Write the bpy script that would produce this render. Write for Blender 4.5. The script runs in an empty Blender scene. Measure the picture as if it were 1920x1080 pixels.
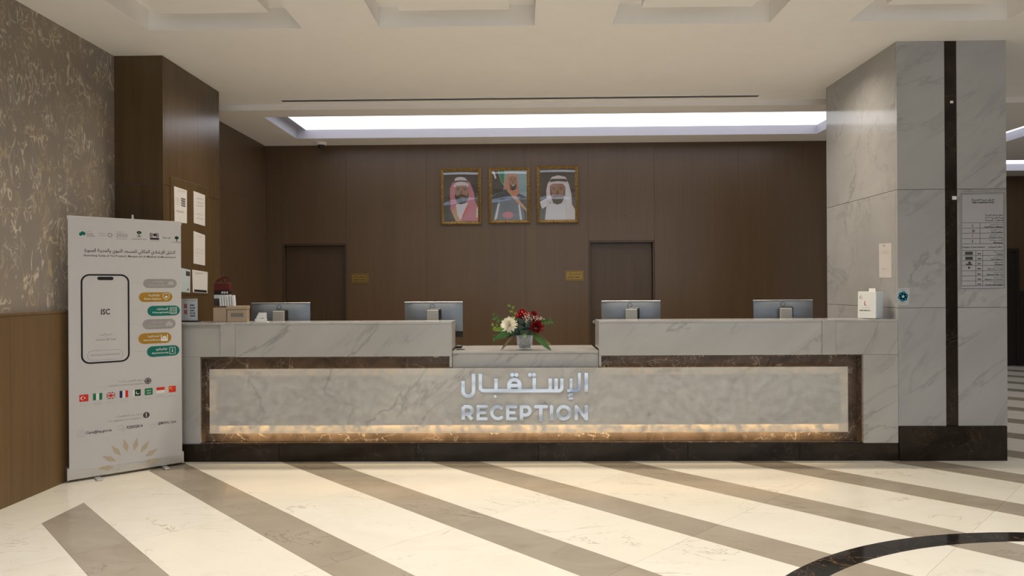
import bpy, bmesh, math, random
from mathutils import Vector, Matrix
random.seed(7)
SC = bpy.context.scene
COL = SC.collection

# ------------------------------------------------------------------ camera
F, EYE = 1310.0, 1.44
TH, ROLL = math.atan(22 / 1310), 0.006
FW = Vector((-math.sin(TH), math.cos(TH), 0))
R0, U0 = Vector((math.cos(TH), math.sin(TH), 0)), Vector((0, 0, 1))
RT = R0 * math.cos(ROLL) - U0 * math.sin(ROLL)
UP = U0 * math.cos(ROLL) + R0 * math.sin(ROLL)
cam = bpy.data.objects.new('camera', bpy.data.cameras.new('camera'))
COL.objects.link(cam)
cam.data.sensor_width = 36.0
cam.data.lens = 36.0 * F / 1920
cam.data.clip_start, cam.data.clip_end = 0.05, 100
cam.matrix_world = Matrix((
    (RT.x, UP.x, -FW.x, 0), (RT.y, UP.y, -FW.y, 0), (RT.z, UP.z, -FW.z, EYE), (0, 0, 0, 1)))
SC.camera = cam

# ------------------------------------------------------------------ world, lights, exposure
SC.view_settings.view_transform = 'Standard'
SC.view_settings.look = 'None'
SC.view_settings.gamma = 1.0
SC.view_settings.use_curve_mapping = False
SC.view_settings.exposure = 0.0
SC.cycles.use_denoising = True
SC.cycles.sample_clamp_indirect = 6.0
W = bpy.data.worlds.new('world'); SC.world = W
W.use_nodes = True
W.node_tree.nodes['Background'].inputs[0].default_value = (0.62, 0.75, 1.0, 1)
W.node_tree.nodes['Background'].inputs[1].default_value = 0.25


def area(name, loc, direction, sx, sy, power, color, shape='RECTANGLE', spread=180):
    l = bpy.data.lights.new(name, 'AREA')
    l.shape = shape; l.size = sx
    if shape in ('RECTANGLE', 'ELLIPSE'):
        l.size_y = sy
    l.energy = power; l.color = color; l.spread = math.radians(spread)
    o = bpy.data.objects.new(name, l); COL.objects.link(o)
    o.location = loc
    o.rotation_euler = Vector(direction).to_track_quat('-Z', 'Y').to_euler()
    return o


# daylight through the glazed street front behind the photographer
area('daylight_front', (2.5, -7.4, 1.8), (0, 1, 0.0), 11.0, 3.0, 130, (0.74, 0.86, 1.0))
# warm recessed downlights of the lobby ceiling
WARM = (1.0, 0.965, 0.93)
for lx in (-2.3, -0.5, 1.3, 3.1, 4.9):
    for ly in (4.0, 2.0, -0.2, -2.6):
        area('downlight', (lx, ly, 3.44), (0, 0, -1), 0.16, 0.16, ((5.5 if lx > 1 else 9.5) if ly > 3 else (12 if lx > 1 else 15.5) if ly > 1 else 18), WARM, 'DISK', 115)
for ly in (6.6, 9.0, 11.5):
    area('downlight', (5.4, ly, 3.38), (0, 0, -1), 0.16, 0.16, 8, WARM, 'DISK', 150)
# warm linear light over the counter
area('counter_light', (0.1, 6.29, 3.445), (0, 0, -1), 5.2, 0.12, 92, (1.0, 0.87, 0.70), 'RECTANGLE', 150)


# ------------------------------------------------------------------ pixel helpers (photo frame 1920x1080)
def ray(px, py):
    return FW + RT * ((px - 960) / F) - UP * ((py - 540) / F)


def hit(px, py, n, p0):
    d = ray(px, py); n = Vector(n)
    e = Vector((0, 0, EYE))
    t = (Vector(p0) - e).dot(n) / d.dot(n)
    return e + d * t


def onY(px, py, y): return hit(px, py, (0, 1, 0), (0, y, 0))
def onX(px, py, x): return hit(px, py, (1, 0, 0), (x, 0, 0))
def onZ(px, py, z): return hit(px, py, (0, 0, 1), (0, 0, z))


# ------------------------------------------------------------------ materials
class NT:
    def __init__(self, name):
        self.m = bpy.data.materials.new(name); self.m.use_nodes = True
        self.t = self.m.node_tree; self.n = self.t.nodes; self.b = self.n['Principled BSDF']
        self._c = None

    def new(self, kind, **kw):
        x = self.n.new(kind)
        for k, v in kw.items():
            setattr(x, k, v)
        return x

    def set(self, node, sock, v):
        if hasattr(v, 'is_output') or isinstance(v, bpy.types.NodeSocket):
            self.t.links.new(v, node.inputs[sock])
        else:
            node.inputs[sock].default_value = v

    def coord(self, spread=0.0):
        tc = self.new('ShaderNodeTexCoord')
        if not spread:
            return tc.outputs['Object']
        oi = self.new('ShaderNodeObjectInfo')
        mu = self.new('ShaderNodeVectorMath', operation='MULTIPLY')
        cb = self.new('ShaderNodeCombineXYZ')
        for i, k in enumerate((1.0, 1.7, 2.3)):
            m = self.math('MULTIPLY', oi.outputs['Random'], spread * k)
            self.set(cb, i, m)
        ad = self.new('ShaderNodeVectorMath', operation='ADD')
        self.set(ad, 0, tc.outputs['Object']); self.set(ad, 1, cb.outputs[0])
        return ad.outputs[0]

    def rnd(self):
        return self.new('ShaderNodeObjectInfo').outputs['Random']

    def math(self, op, a, b=None, clamp=False):
        x = self.new('ShaderNodeMath', operation=op); x.use_clamp = clamp
        self.set(x, 0, a)
        if b is not None:
            self.set(x, 1, b)
        return x.outputs[0]

    def noise(self, co, scale, detail=4, rough=0.55, dist=0.0):
        x = self.new('ShaderNodeTexNoise')
        self.set(x, 'Vector', co); self.set(x, 'Scale', scale); self.set(x, 'Detail', detail)
        self.set(x, 'Roughness', rough); self.set(x, 'Distortion', dist)
        return x.outputs[0]

    def mapping(self, co, scale=(1, 1, 1), rot=(0, 0, 0), loc=(0, 0, 0)):
        x = self.new('ShaderNodeMapping')
        self.set(x, 'Vector', co); x.inputs['Scale'].default_value = scale
        x.inputs['Rotation'].default_value = rot; x.inputs['Location'].default_value = loc
        return x.outputs[0]

    def ramp(self, v, lo, hi, a=0.0, b=1.0):
        x = self.new('ShaderNodeMapRange'); x.clamp = True
        self.set(x, 0, v); self.set(x, 1, lo); self.set(x, 2, hi); self.set(x, 3, a); self.set(x, 4, b)
        return x.outputs[0]

    def mix(self, f, a, b):
        x = self.new('ShaderNodeMix', data_type='RGBA')
        self.set(x, 0, f)
        for s, v in ((6, a), (7, b)):
            if isinstance(v, tuple) and len(v) == 3:
                v = v + (1,)
            self.set(x, s, v)
        return x.outputs[2]

    def vein(self, co, scale, width, detail=6, dist=1.2, rough=0.55):
        n = self.noise(co, scale, detail, rough, dist)
        d = self.math('ABSOLUTE', self.math('SUBTRACT', n, 0.5))
        return self.ramp(d, 0.0, width, 1.0, 0.0)

    def bump(self, h, s=0.1, d=0.002):
        x = self.new('ShaderNodeBump'); self.set(x, 'Height', h)
        self.set(x, 'Strength', s); self.set(x, 'Distance', d)
        self.t.links.new(x.outputs[0], self.b.inputs['Normal'])

    def out(self, col, rough, spec=0.5, metal=0.0):
        if isinstance(col, tuple) and len(col) == 3:
            col = col + (1,)
        self.set(self.b, 'Base Color', col); self.set(self.b, 'Roughness', rough)
        self.set(self.b, 'Specular IOR Level', spec); self.set(self.b, 'Metallic', metal)
        return self.m


def plain(name, col, rough=0.5, spec=0.5, metal=0.0, var=0.06):
    """flat colour with a little procedural unevenness"""
    k = NT(name)
    n = k.noise(k.coord(), 6.0, 3)
    dark = tuple(c * (1 - var) for c in col); lite = tuple(min(1, c * (1 + var)) for c in col)
    return k.out(k.mix(n, dark, lite), rough, spec, metal)


def ink(name, col):
    return plain(name, col, 0.6, 0.2, 0.0, 0.03)


def white_marble(name, base, vein, rough=0.16):
    k = NT(name); co = k.coord(7.0)
    st = k.mapping(k.mapping(co, (1, 1, 1), (0.25, 0.65, 0.2)), (0.55, 1, 1.5))
    cloud = k.noise(st, 1.3, 5, 0.6, 0.6)
    c = k.mix(k.ramp(cloud, 0.3, 0.7), base, tuple(b * 0.83 for b in base))
    v1 = k.vein(st, 1.1, 0.016, 8, 0.7)
    msk = k.ramp(k.noise(st, 1.1, 3), 0.44, 0.62)
    c = k.mix(k.math('MULTIPLY', k.math('MULTIPLY', v1, msk), 0.62), c, vein)
    v2 = k.vein(st, 3.2, 0.06, 6, 0.5)
    msk2 = k.ramp(k.noise(st, 2.3, 4), 0.52, 0.7)
    c = k.mix(k.math('MULTIPLY', k.math('MULTIPLY', v2, msk2), 0.33), c, vein)
    return k.out(c, rough, 0.5)


def dark_marble(name, base, lite, vein, rough=0.12, amount=0.8):
    k = NT(name); co = k.coord(5.0)
    n = k.noise(co, 3.5, 8, 0.65, 0.8)
    c = k.mix(k.ramp(n, 0.35, 0.7), base, lite)
    v1 = k.vein(co, 1.7, 0.007, 5, 1.8)
    v2 = k.vein(co, 4.5, 0.012, 4, 1.4)
    m2 = k.ramp(k.noise(co, 2.6, 3), 0.5, 0.62)
    f = k.math('MAXIMUM', k.math('MULTIPLY', v1, k.ramp(k.noise(co, 1.4, 2), 0.42, 0.6)), k.math('MULTIPLY', v2, m2))
    c = k.mix(k.math('MULTIPLY', f, amount), c, vein)
    return k.out(c, rough, 0.25)


def floor_stone(name, a, b, crack, rough, seams=0.6):
    k = NT(name); co = k.coord(9.0)
    n = k.noise(k.mapping(co, (1, 1.6, 1), (0, 0, 0.5)), 1.6, 7, 0.62, 0.9)
    c = k.mix(k.ramp(n, 0.3, 0.72), a, b)
    r = k.rnd()
    c = k.mix(k.math('MULTIPLY', r, 0.35), c, tuple(x * y for x, y in zip(b, (1.0, 0.95, 0.84))))
    v = k.vein(k.mapping(co, (1, 2.2, 1), (0, 0, 0.35)), 0.75, 0.006, 6, 1.1, 0.6)
    msk = k.ramp(k.noise(co, 1.7, 3), 0.5, 0.6)
    c = k.mix(k.math('MULTIPLY', k.math('MULTIPLY', v, msk), seams), c, crack)
    v2 = k.vein(k.mapping(co, (1, 2.0, 1), (0, 0, 0.4)), 2.6, 0.02, 6, 1.3)
    m2 = k.ramp(k.noise(co, 2.9, 3), 0.5, 0.7)
    c = k.mix(k.math('MULTIPLY', k.math('MULTIPLY', v2, m2), seams * 0.35), c, crack)
    return k.out(c, rough, 0.22)


def wood(name, dark, lite, rough=0.36, gs=1.0, spec=0.5):
    k = NT(name); co = k.coord(4.0)
    g = k.noise(k.mapping(co, (26 * gs, 26 * gs, 0.9)), 1.0, 5, 0.6, 0.35)
    fig = k.noise(k.mapping(co, (3.0, 3.0, 0.28)), 1.0, 3, 0.5, 1.2)
    f = k.math('ADD', k.math('MULTIPLY', g, 0.6), k.math('MULTIPLY', fig, 0.4))
    c = k.mix(k.ramp(f, 0.34, 0.66), dark, lite)
    fine = k.noise(k.mapping(co, (150, 150, 3)), 1.0, 2)
    c = k.mix(k.ramp(fine, 0.55, 0.8, 0, 0.3), c, tuple(x * 0.6 for x in dark))
    k.bump(g, 0.08)
    return k.out(c, rough, spec)


def wallpaper(name):
    k = NT(name); co = k.coord()
    base = k.mix(k.ramp(k.noise(co, 2.6, 3), 0.35, 0.65), (0.235, 0.205, 0.180), (0.275, 0.225, 0.178))
    base = k.mix(k.ramp(k.noise(k.mapping(co, (1, 5, 0.8)), 2.0, 4), 0.5, 0.8, 0, 0.5), base, (0.25, 0.245, 0.245))
    gold, pale = (0.44, 0.35, 0.22), (0.60, 0.53, 0.42)
    rr = k.mapping(co, (1, 1.25, 0.55), (0.35, 0, 0))
    s1 = k.math('MULTIPLY', k.vein(rr, 4.6, 0.035, 2, 2.6, 0.4), k.ramp(k.noise(co, 4.5, 1), 0.47, 0.57))
    s2 = k.math('MULTIPLY', k.vein(k.mapping(co, (1, 1.1, 0.6), (-0.5, 0, 0), (3, 5, 2)), 7.0, 0.05, 1, 3.2, 0.4),
                k.ramp(k.noise(k.mapping(co, (1, 1, 1), (0, 0, 0), (7, 1, 4)), 5.5, 1), 0.50, 0.58))
    blob = k.ramp(k.noise(k.mapping(co, (1, 1.5, 0.6), (0.4, 0, 0)), 10.0, 2, 0.5, 1.6), 0.645, 0.69)
    c = k.mix(k.math('MULTIPLY', s1, 0.75), base, gold)
    c = k.mix(k.math('MULTIPLY', s2, 0.8), c, pale)
    c = k.mix(k.math('MULTIPLY', blob, 0.75), c, pale)
    return k.out(c, 0.5, 0.35)


def emissive(name, col, strength, base=(0.8, 0.8, 0.8)):
    k = NT(name)
    k.set(k.b, 'Emission Color', col + (1,)); k.set(k.b, 'Emission Strength', strength)
    return k.out(base, 0.5)


M = {}
M['ceiling'] = plain('ceiling_paint', (0.90, 0.88, 0.855), 0.75, 0.25, 0, 0.03)
M['soffit'] = plain('soffit_paint', (0.86, 0.83, 0.80), 0.75, 0.25, 0, 0.03)
M['marble'] = white_marble('white_marble', (0.49, 0.483, 0.465), (0.23, 0.225, 0.215))
M['pillar'] = white_marble('pillar_marble', (0.425, 0.425, 0.425), (0.22, 0.22, 0.22), 0.10)
M['emperador'] = dark_marble('brown_marble', (0.075, 0.053, 0.042), (0.185, 0.135, 0.108), (0.55, 0.48, 0.42))
M['plinth'] = dark_marble('plinth_marble', (0.012, 0.008, 0.005), (0.030, 0.021, 0.014), (0.12, 0.095, 0.075), 0.16, 0.4)
M['cream'] = floor_stone('cream_floor_stone', (0.72, 0.685, 0.59), (0.79, 0.755, 0.67), (0.33, 0.25, 0.19), 0.2)
M['grout'] = plain('floor_grout', (0.20, 0.17, 0.14), 0.8)
M['taupe'] = floor_stone('taupe_floor_stone', (0.28, 0.24, 0.185), (0.385, 0.34, 0.275), (0.12, 0.09, 0.07), 0.2)
M['stain'] = plain('rust_stain', (0.50, 0.40, 0.24), 0.5, 0.2, 0, 0.2)
M['ring'] = dark_marble('black_inlay_marble', (0.012, 0.011, 0.010), (0.022, 0.020, 0.019), (0.33, 0.17, 0.08), 0.08, 0.6)
M['wood'] = wood('panel_wood', (0.090, 0.053, 0.026), (0.110, 0.067, 0.034), 0.34)
M['wood_door'] = wood('door_wood', (0.058, 0.034, 0.018), (0.074, 0.045, 0.025), 0.4)
M['wood_column'] = wood('column_wood', (0.076, 0.046, 0.019), (0.100, 0.064, 0.029), 0.24)
M['wainscot'] = wood('wainscot_wood', (0.120, 0.070, 0.026), (0.155, 0.092, 0.036), 0.42)
M['dark_trim'] = plain('dark_trim', (0.022, 0.016, 0.012), 0.45)
M['teal_trim'] = plain('teal_trim', (0.02, 0.035, 0.042), 0.25)
M['wallpaper'] = wallpaper('floral_wallpaper')
M['cove_shade_tone'] = plain('cove_shade_tone', (0.40, 0.39, 0.43), 0.7, 0.2, 0, 0.03)  # darker lilac than the soffit: shade of the recess faces put into the colour
M['cove'] = emissive('cove_light', (0.90, 0.92, 1.0), 1.9)
M['cove_dim'] = emissive('lobby_cove_light', (0.90, 0.94, 1.0), 2.2)
M['white_metal'] = plain('white_metal', (0.66, 0.66, 0.66), 0.35)
M['banner'] = plain('banner_vinyl', (0.53, 0.52, 0.525), 0.45, 0.4, 0, 0.02)
M['alu'] = plain('brushed_aluminium', (0.62, 0.61, 0.60), 0.38, 0.5, 0.75)
M['silver'] = plain('monitor_silver', (0.22, 0.25, 0.29), 0.42, 0.5, 0.55)
M['neck'] = plain('monitor_stand', (0.46, 0.46, 0.43), 0.4, 0.5, 0.2)
M['black'] = plain('black_plastic', (0.012, 0.012, 0.013), 0.4)
M['screen'] = plain('screen_glass', (0.02, 0.022, 0.03), 0.1)
M['mirror'] = plain('mirror_steel', (0.52, 0.57, 0.64), 0.06, 0.5, 1.0, 0.01)
M['chrome'] = plain('satin_chrome', (0.6, 0.58, 0.55), 0.25, 0.5, 1.0)
M['brass'] = plain('brass_plate', (0.30, 0.19, 0.045), 0.4, 0.5, 0.65)
M['brass_dark'] = plain('engraved_brass', (0.035, 0.022, 0.008), 0.5)
M['gilt'] = None
M['paper'] = plain('white_paper', (0.62, 0.60, 0.585), 0.6, 0.3, 0, 0.03)
M['bluepaper'] = plain('pale_blue_paper', (0.45, 0.53, 0.56), 0.6, 0.3)
M['card'] = plain('white_card', (0.80, 0.81, 0.80), 0.5)
M['card_side'] = plain('bluish_card', (0.60, 0.66, 0.72), 0.5)
M['beige'] = plain('beige_laminate', (0.36, 0.275, 0.185), 0.45)
M['grey_label'] = plain('grey_label', (0.16, 0.15, 0.125), 0.5)
M['i_black'] = ink('ink_black', (0.015, 0.015, 0.017))
M['i_dark'] = ink('ink_dark_grey', (0.06, 0.055, 0.06))
M['i_grey'] = ink('ink_grey', (0.30, 0.29, 0.285))
M['i_pale'] = ink('ink_pale_grey', (0.43, 0.42, 0.42))
M['i_gold'] = ink('ink_gold', (0.36, 0.20, 0.025))
M['i_sand'] = ink('ink_sand', (0.46, 0.39, 0.29))
M['i_sandlite'] = ink('ink_light_sand', (0.54, 0.52, 0.47))
M['i_teal'] = ink('ink_teal', (0.008, 0.15, 0.125))
M['i_white'] = ink('ink_white', (0.72, 0.71, 0.69))
M['i_red'] = ink('ink_red', (0.60, 0.035, 0.02))
M['i_green'] = ink('ink_green', (0.015, 0.17, 0.075))
M['i_dgreen'] = ink('ink_dark_green', (0.008, 0.05, 0.03))
M['i_navy'] = ink('ink_navy', (0.015, 0.025, 0.12))
M['i_blue'] = ink('ink_blue', (0.012, 0.17, 0.27))
M['i_yellow'] = ink('ink_yellow', (0.75, 0.48, 0.04))
M['i_skin'] = ink('ink_skin', (0.25, 0.14, 0.095))
M['i_skin2'] = ink('ink_skin_shade', (0.13, 0.065, 0.045))
M['i_beard'] = ink('ink_beard', (0.022, 0.016, 0.015))
M['i_rose'] = ink('ink_rose_check', (0.42, 0.14, 0.19))
M['i_robe'] = ink('ink_robe_white', (0.50, 0.50, 0.54))
M['i_scarf'] = ink('ink_scarf_white', (0.48, 0.44, 0.46))
M['i_orange'] = ink('ink_orange_check', (0.42, 0.17, 0.10))
M['i_sky'] = ink('ink_sky', (0.20, 0.30, 0.33))
M['i_cloak'] = ink('ink_cloak_blue', (0.028, 0.033, 0.055))
M['i_tunic'] = ink('ink_tunic', (0.085, 0.12, 0.16))
M['i_trim'] = ink('ink_cloak_trim', (0.42, 0.24, 0.12))
M['leaf'] = plain('leaf_green', (0.045, 0.14, 0.018), 0.4, 0.5, 0, 0.35)
M['leaf_dark'] = plain('leaf_dark_green', (0.010, 0.040, 0.022), 0.35, 0.5, 0, 0.3)
M['leaf_lime'] = plain('leaf_lime', (0.16, 0.27, 0.03), 0.45, 0.4, 0, 0.3)
M['leaf_tan'] = plain('leaf_tan', (0.17, 0.13, 0.055), 0.5, 0.4, 0, 0.3)
M['petal_white'] = plain('petal_white', (0.88, 0.85, 0.73), 0.6, 0.3, 0, 0.1)
M['petal_red'] = plain('petal_red', (0.21, 0.006, 0.010), 0.55, 0.3, 0, 0.3)
M['petal_bright'] = plain('petal_bright_red', (0.34, 0.010, 0.014), 0.55, 0.3, 0, 0.3)
M['breath'] = plain('small_white_buds', (0.70, 0.64, 0.56), 0.6, 0.3, 0, 0.15)
k_ = NT('grey_pebbles')
M['pebble'] = k_.out(k_.mix(k_.ramp(k_.noise(k_.coord(), 70.0, 2), 0.38, 0.62), (0.07, 0.07, 0.07), (0.30, 0.30, 0.29)), 0.45)
M['burgundy'] = plain('burgundy_print', (0.10, 0.012, 0.010), 0.5, 0.4, 0, 0.4)


def gilt():
    k = NT('gilt_frame'); co = k.coord()
    n = k.noise(co, 60, 3, 0.6, 0.5)
    c = k.mix(k.ramp(n, 0.35, 0.65), (0.10, 0.052, 0.012), (0.30, 0.18, 0.045))
    k.bump(n, 0.5, 0.004)
    return k.out(c, 0.38, 0.5, 0.55)


M['gilt'] = gilt()


def glassy(name, tint, gloss):
    k = NT(name)
    tr = k.new('ShaderNodeBsdfTransparent'); tr.inputs[0].default_value = tint + (1,)
    gl = k.new('ShaderNodeBsdfGlossy'); gl.inputs[0].default_value = (1, 1, 1, 1); gl.inputs[1].default_value = 0.05
    n = k.noise(k.coord(), 2.0, 2)
    mx = k.new('ShaderNodeMixShader')
    k.set(mx, 0, k.ramp(n, 0, 1, gloss * 0.85, gloss * 1.15))
    k.t.links.new(tr.outputs[0], mx.inputs[1]); k.t.links.new(gl.outputs[0], mx.inputs[2])
    k.t.links.new(mx.outputs[0], k.n['Material Output'].inputs[0])
    return k.m


M['film'] = glassy('clear_film', (0.97, 0.97, 0.97), 0.11)
M['vase'] = glassy('vase_glass', (0.93, 0.94, 0.93), 0.06)
M['acrylic'] = glassy('clear_acrylic', (0.95, 0.95, 0.95), 0.08)


def backlit():
    """thin white marble sheet that lets the strip lights behind its rim shine through"""
    m = white_marble('backlit_marble', (0.60, 0.59, 0.56), (0.27, 0.26, 0.25), 0.15)
    t = m.node_tree
    out = t.nodes['Material Output']; pb = t.nodes['Principled BSDF']
    tl = t.nodes.new('ShaderNodeBsdfTranslucent')
    no = t.nodes.new('ShaderNodeTexNoise'); no.inputs['Scale'].default_value = 15.0; no.inputs['Detail'].default_value = 4
    tc = t.nodes.new('ShaderNodeTexCoord'); t.links.new(tc.outputs['Object'], no.inputs['Vector'])
    mr = t.nodes.new('ShaderNodeMapRange'); t.links.new(no.outputs[0], mr.inputs[0])
    mr.inputs[1].default_value = 0.36; mr.inputs[2].default_value = 0.64
    mr.inputs[3].default_value = 0.02; mr.inputs[4].default_value = 0.19
    tl.inputs[0].default_value = (1.0, 0.82, 0.58, 1)
    mx = t.nodes.new('ShaderNodeMixShader')
    t.links.new(mr.outputs[0], mx.inputs[0])
    t.links.new(pb.outputs[0], mx.inputs[1]); t.links.new(tl.outputs[0], mx.inputs[2])
    t.links.new(mx.outputs[0], out.inputs[0])
    return m


M['backlit'] = backlit()
M['led_dim'] = emissive('warm_led_dim', (1.0, 0.74, 0.42), 7.0)

# ------------------------------------------------------------------ object helpers
ORI = {}


def origin(o):
    return ORI.get(o.name, Vector((0, 0, 0))) if o else Vector((0, 0, 0))


def tag(o, label=None, cat=None, group=None, kind=None):
    if label: o['label'] = label
    if cat: o['category'] = cat
    if group: o['group'] = group
    if kind: o['kind'] = kind
    return o


def thing(name, label, cat, loc, group=None):
    o = bpy.data.objects.new(name, None); COL.objects.link(o)
    o.empty_display_size = 0.05
    o.location = loc; ORI[o.name] = Vector(loc)
    return tag(o, label, cat, group)


def put(name, me, mats, parent=None, loc=None):
    """link mesh (built in world coordinates) as a child of parent or as a top-level object"""
    if not isinstance(mats, (list, tuple)):
        mats = [mats]
    for m in mats:
        me.materials.append(m)
    o = bpy.data.objects.new(name, me); COL.objects.link(o)
    if parent:
        base = origin(parent)
        me.transform(Matrix.Translation(-base))
        o.parent = parent; ORI[o.name] = base
    elif loc is not None:
        me.transform(Matrix.Translation(-Vector(loc)))
        o.location = loc; ORI[o.name] = Vector(loc)
    return o


def mesh(verts, faces, smooth=False):
    me = bpy.data.meshes.new('m')
    me.from_pydata([tuple(v) for v in verts], [], faces); me.update()
    if smooth:
        me.polygons.foreach_set('use_smooth', [True] * len(me.polygons))
    return me


def from_bm(bm, smooth=False):
    me = bpy.data.meshes.new('m'); bm.to_mesh(me); bm.free()
    if smooth:
        me.polygons.foreach_set('use_smooth', [True] * len(me.polygons))
    return me


def bm_box(bm, x0, x1, y0, y1, z0, z1, bev=0.0, mat=None, seg=1):
    r = bmesh.ops.create_cube(bm, size=1.0)
    vs = r['verts']
    c = Vector(((x0 + x1) / 2, (y0 + y1) / 2, (z0 + z1) / 2))
    s = (abs(x1 - x0), abs(y1 - y0), abs(z1 - z0))
    for v in vs:
        v.co = Vector((v.co.x * s[0], v.co.y * s[1], v.co.z * s[2])) + c
    if bev:
        es = list({e for v in vs for e in v.link_edges})
        r = bmesh.ops.bevel(bm, geom=es, offset=min(bev, min(s) * 0.45), segments=seg, affect='EDGES', profile=0.5)
        vs = list({v for f in r['faces'] for v in f.verts} | {v for v in vs if v.is_valid})
    if mat is not None:
        for v in vs:
            v.co = mat @ v.co
    return vs


def box(name, x0, x1, y0, y1, z0, z1, mat, parent=None, bev=0.0, seg=1, loc=None):
    bm = bmesh.new(); bm_box(bm, x0, x1, y0, y1, z0, z1, bev, None, seg)
    return put(name, from_bm(bm), mat, parent, loc)


def bm_cyl(bm, p0, p1, r0, r1=None, seg=16, caps=True):
    p0, p1 = Vector(p0), Vector(p1); r1 = r0 if r1 is None else r1
    q = (p1 - p0).to_track_quat('Z', 'Y')
    a, b = [], []
    for i in range(seg):
        t = 2 * math.pi * i / seg
        d = q @ Vector((math.cos(t), math.sin(t), 0))
        a.append(bm.verts.new(p0 + d * r0)); b.append(bm.verts.new(p1 + d * r1))
    for i in range(seg):
        j = (i + 1) % seg
        bm.faces.new((a[i], a[j], b[j], b[i]))
    if caps:
        bm.faces.new(a[::-1]); bm.faces.new(b)


def cyl(name, p0, p1, r0, mat, parent=None, r1=None, seg=16, loc=None):
    bm = bmesh.new(); bm_cyl(bm, p0, p1, r0, r1, seg)
    return put(name, from_bm(bm), mat, parent, loc)


# ---- flat print on a plane
class Plane:
    def __init__(self, o, u, v, n):
        self.o, self.u, self.v, self.n = Vector(o), Vector(u).normalized(), Vector(v).normalized(), Vector(n).normalized()

    def px(self, x, y):
        d = hit(x, y, self.n, self.o) - self.o
        return (d.dot(self.u), d.dot(self.v))

    def at(self, u, v, off=0.0):
        return self.o + self.u * u + self.v * v + self.n * off


class Print:
    """collects flat shapes of one colour on a plane; build() makes one mesh"""
    def __init__(self, pl, off=0.001):
        self.pl, self.off, self.v, self.f = pl, off, [], []

    def poly(self, pts):
        k = len(self.v)
        self.v += [self.pl.at(u, v, self.off) for u, v in pts]
        self.f.append(tuple(range(k, k + len(pts))))
        return self

    def ppoly(self, pts): return self.poly([self.pl.px(*p) for p in pts])

    def rect(self, u0, v0, u1, v1): return self.poly([(u0, v0), (u1, v0), (u1, v1), (u0, v1)])

    def ell(self, cu, cv, a, b=None, n=20, a0=0.0, a1=2 * math.pi):
        b = a if b is None else b
        full = abs(a1 - a0) > 6.28
        m = n if full else n + 1
        return self.poly([(cu + a * math.cos(a0 + (a1 - a0) * i / n), cv + b * math.sin(a0 + (a1 - a0) * i / n)) for i in range(m)])

    def line(self, pts, w, closed=False):
        n = len(pts)
        for i in range(n if closed else n - 1):
            (x0, y0), (x1, y1) = pts[i], pts[(i + 1) % n]
            L = math.hypot(x1 - x0, y1 - y0) or 1e-9
            dx, dy = (x1 - x0) / L * w / 2, (y1 - y0) / L * w / 2
            self.poly([(x0 - dy - dx * .3, y0 + dx - dy * .3), (x0 + dy - dx * .3, y0 - dx - dy * .3),
                       (x1 + dy + dx * .3, y1 - dx + dy * .3), (x1 - dy + dx * .3, y1 + dx + dy * .3)])
        return self

    def ring(self, cu, cv, r, w, n=24):
        return self.line([(cu + r * math.cos(2 * math.pi * i / n), cv + r * math.sin(2 * math.pi * i / n)) for i in range(n)], w, True)

    def text(self, body, u0, v0, u1, v1, bold=0.0, fit=True):
        """text fitted in the box u0..u1, v0..v1"""
        me = text_mesh(body, bold)
        xs = [p.co.x for p in me.vertices]; ys = [p.co.y for p in me.vertices]
        ax, bx, ay, by = min(xs), max(xs), min(ys), max(ys)
        sx, sy = (u1 - u0) / (bx - ax), (v1 - v0) / (by - ay)
        k = len(self.v)
        for p in me.vertices:
            self.v.append(self.pl.at(u0 + (p.co.x - ax) * sx, v0 + (p.co.y - ay) * sy, self.off))
        for q in me.polygons:
            self.f.append(tuple(k + i for i in q.vertices))
        bpy.data.meshes.remove(me)
        return self

    def ptext(self, body, x0, x1, y0, y1, bold=0.0):
        """text between photo columns x0..x1 and rows y0 (top)..y1 (bottom)"""
        xm = (x0 + x1) / 2
        u0, u1 = self.pl.px(x0, y1)[0], self.pl.px(x1, y0)[0]
        v0, v1 = self.pl.px(xm, y1)[1], self.pl.px(xm, y0)[1]
        return self.text(body, u0, min(v0, v1), u1, max(v0, v1), bold)

    def build(self, name, mat, parent):
        o = put(name, mesh(self.v, self.f), mat, parent)
        if len(self.f) > 1 and name in ('lettering', 'logo', 'contact_icons', 'ruled_lines', 'star_row', 'picture_block', 'sunburst', 'globe_icon', 'help_mark', 'engraving', 'emblem', 'flag_mark', 'flag_band', 'dark_square', 'flower_emblem', 'connector_lines'):
            o['kind'] = 'stuff'          # tiny flat print, not worth picking apart
        return o


def text_mesh(body, bold=0.0):
    c = bpy.data.curves.new('t', 'FONT'); c.body = body; c.size = 1.0; c.resolution_u = 2; c.offset = bold
    o = bpy.data.objects.new('t', c); COL.objects.link(o)
    dg = bpy.context.evaluated_depsgraph_get(); dg.update()
    me = bpy.data.meshes.new_from_object(o.evaluated_get(dg))
    bpy.data.objects.remove(o); bpy.data.curves.remove(c)
    return me


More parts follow.
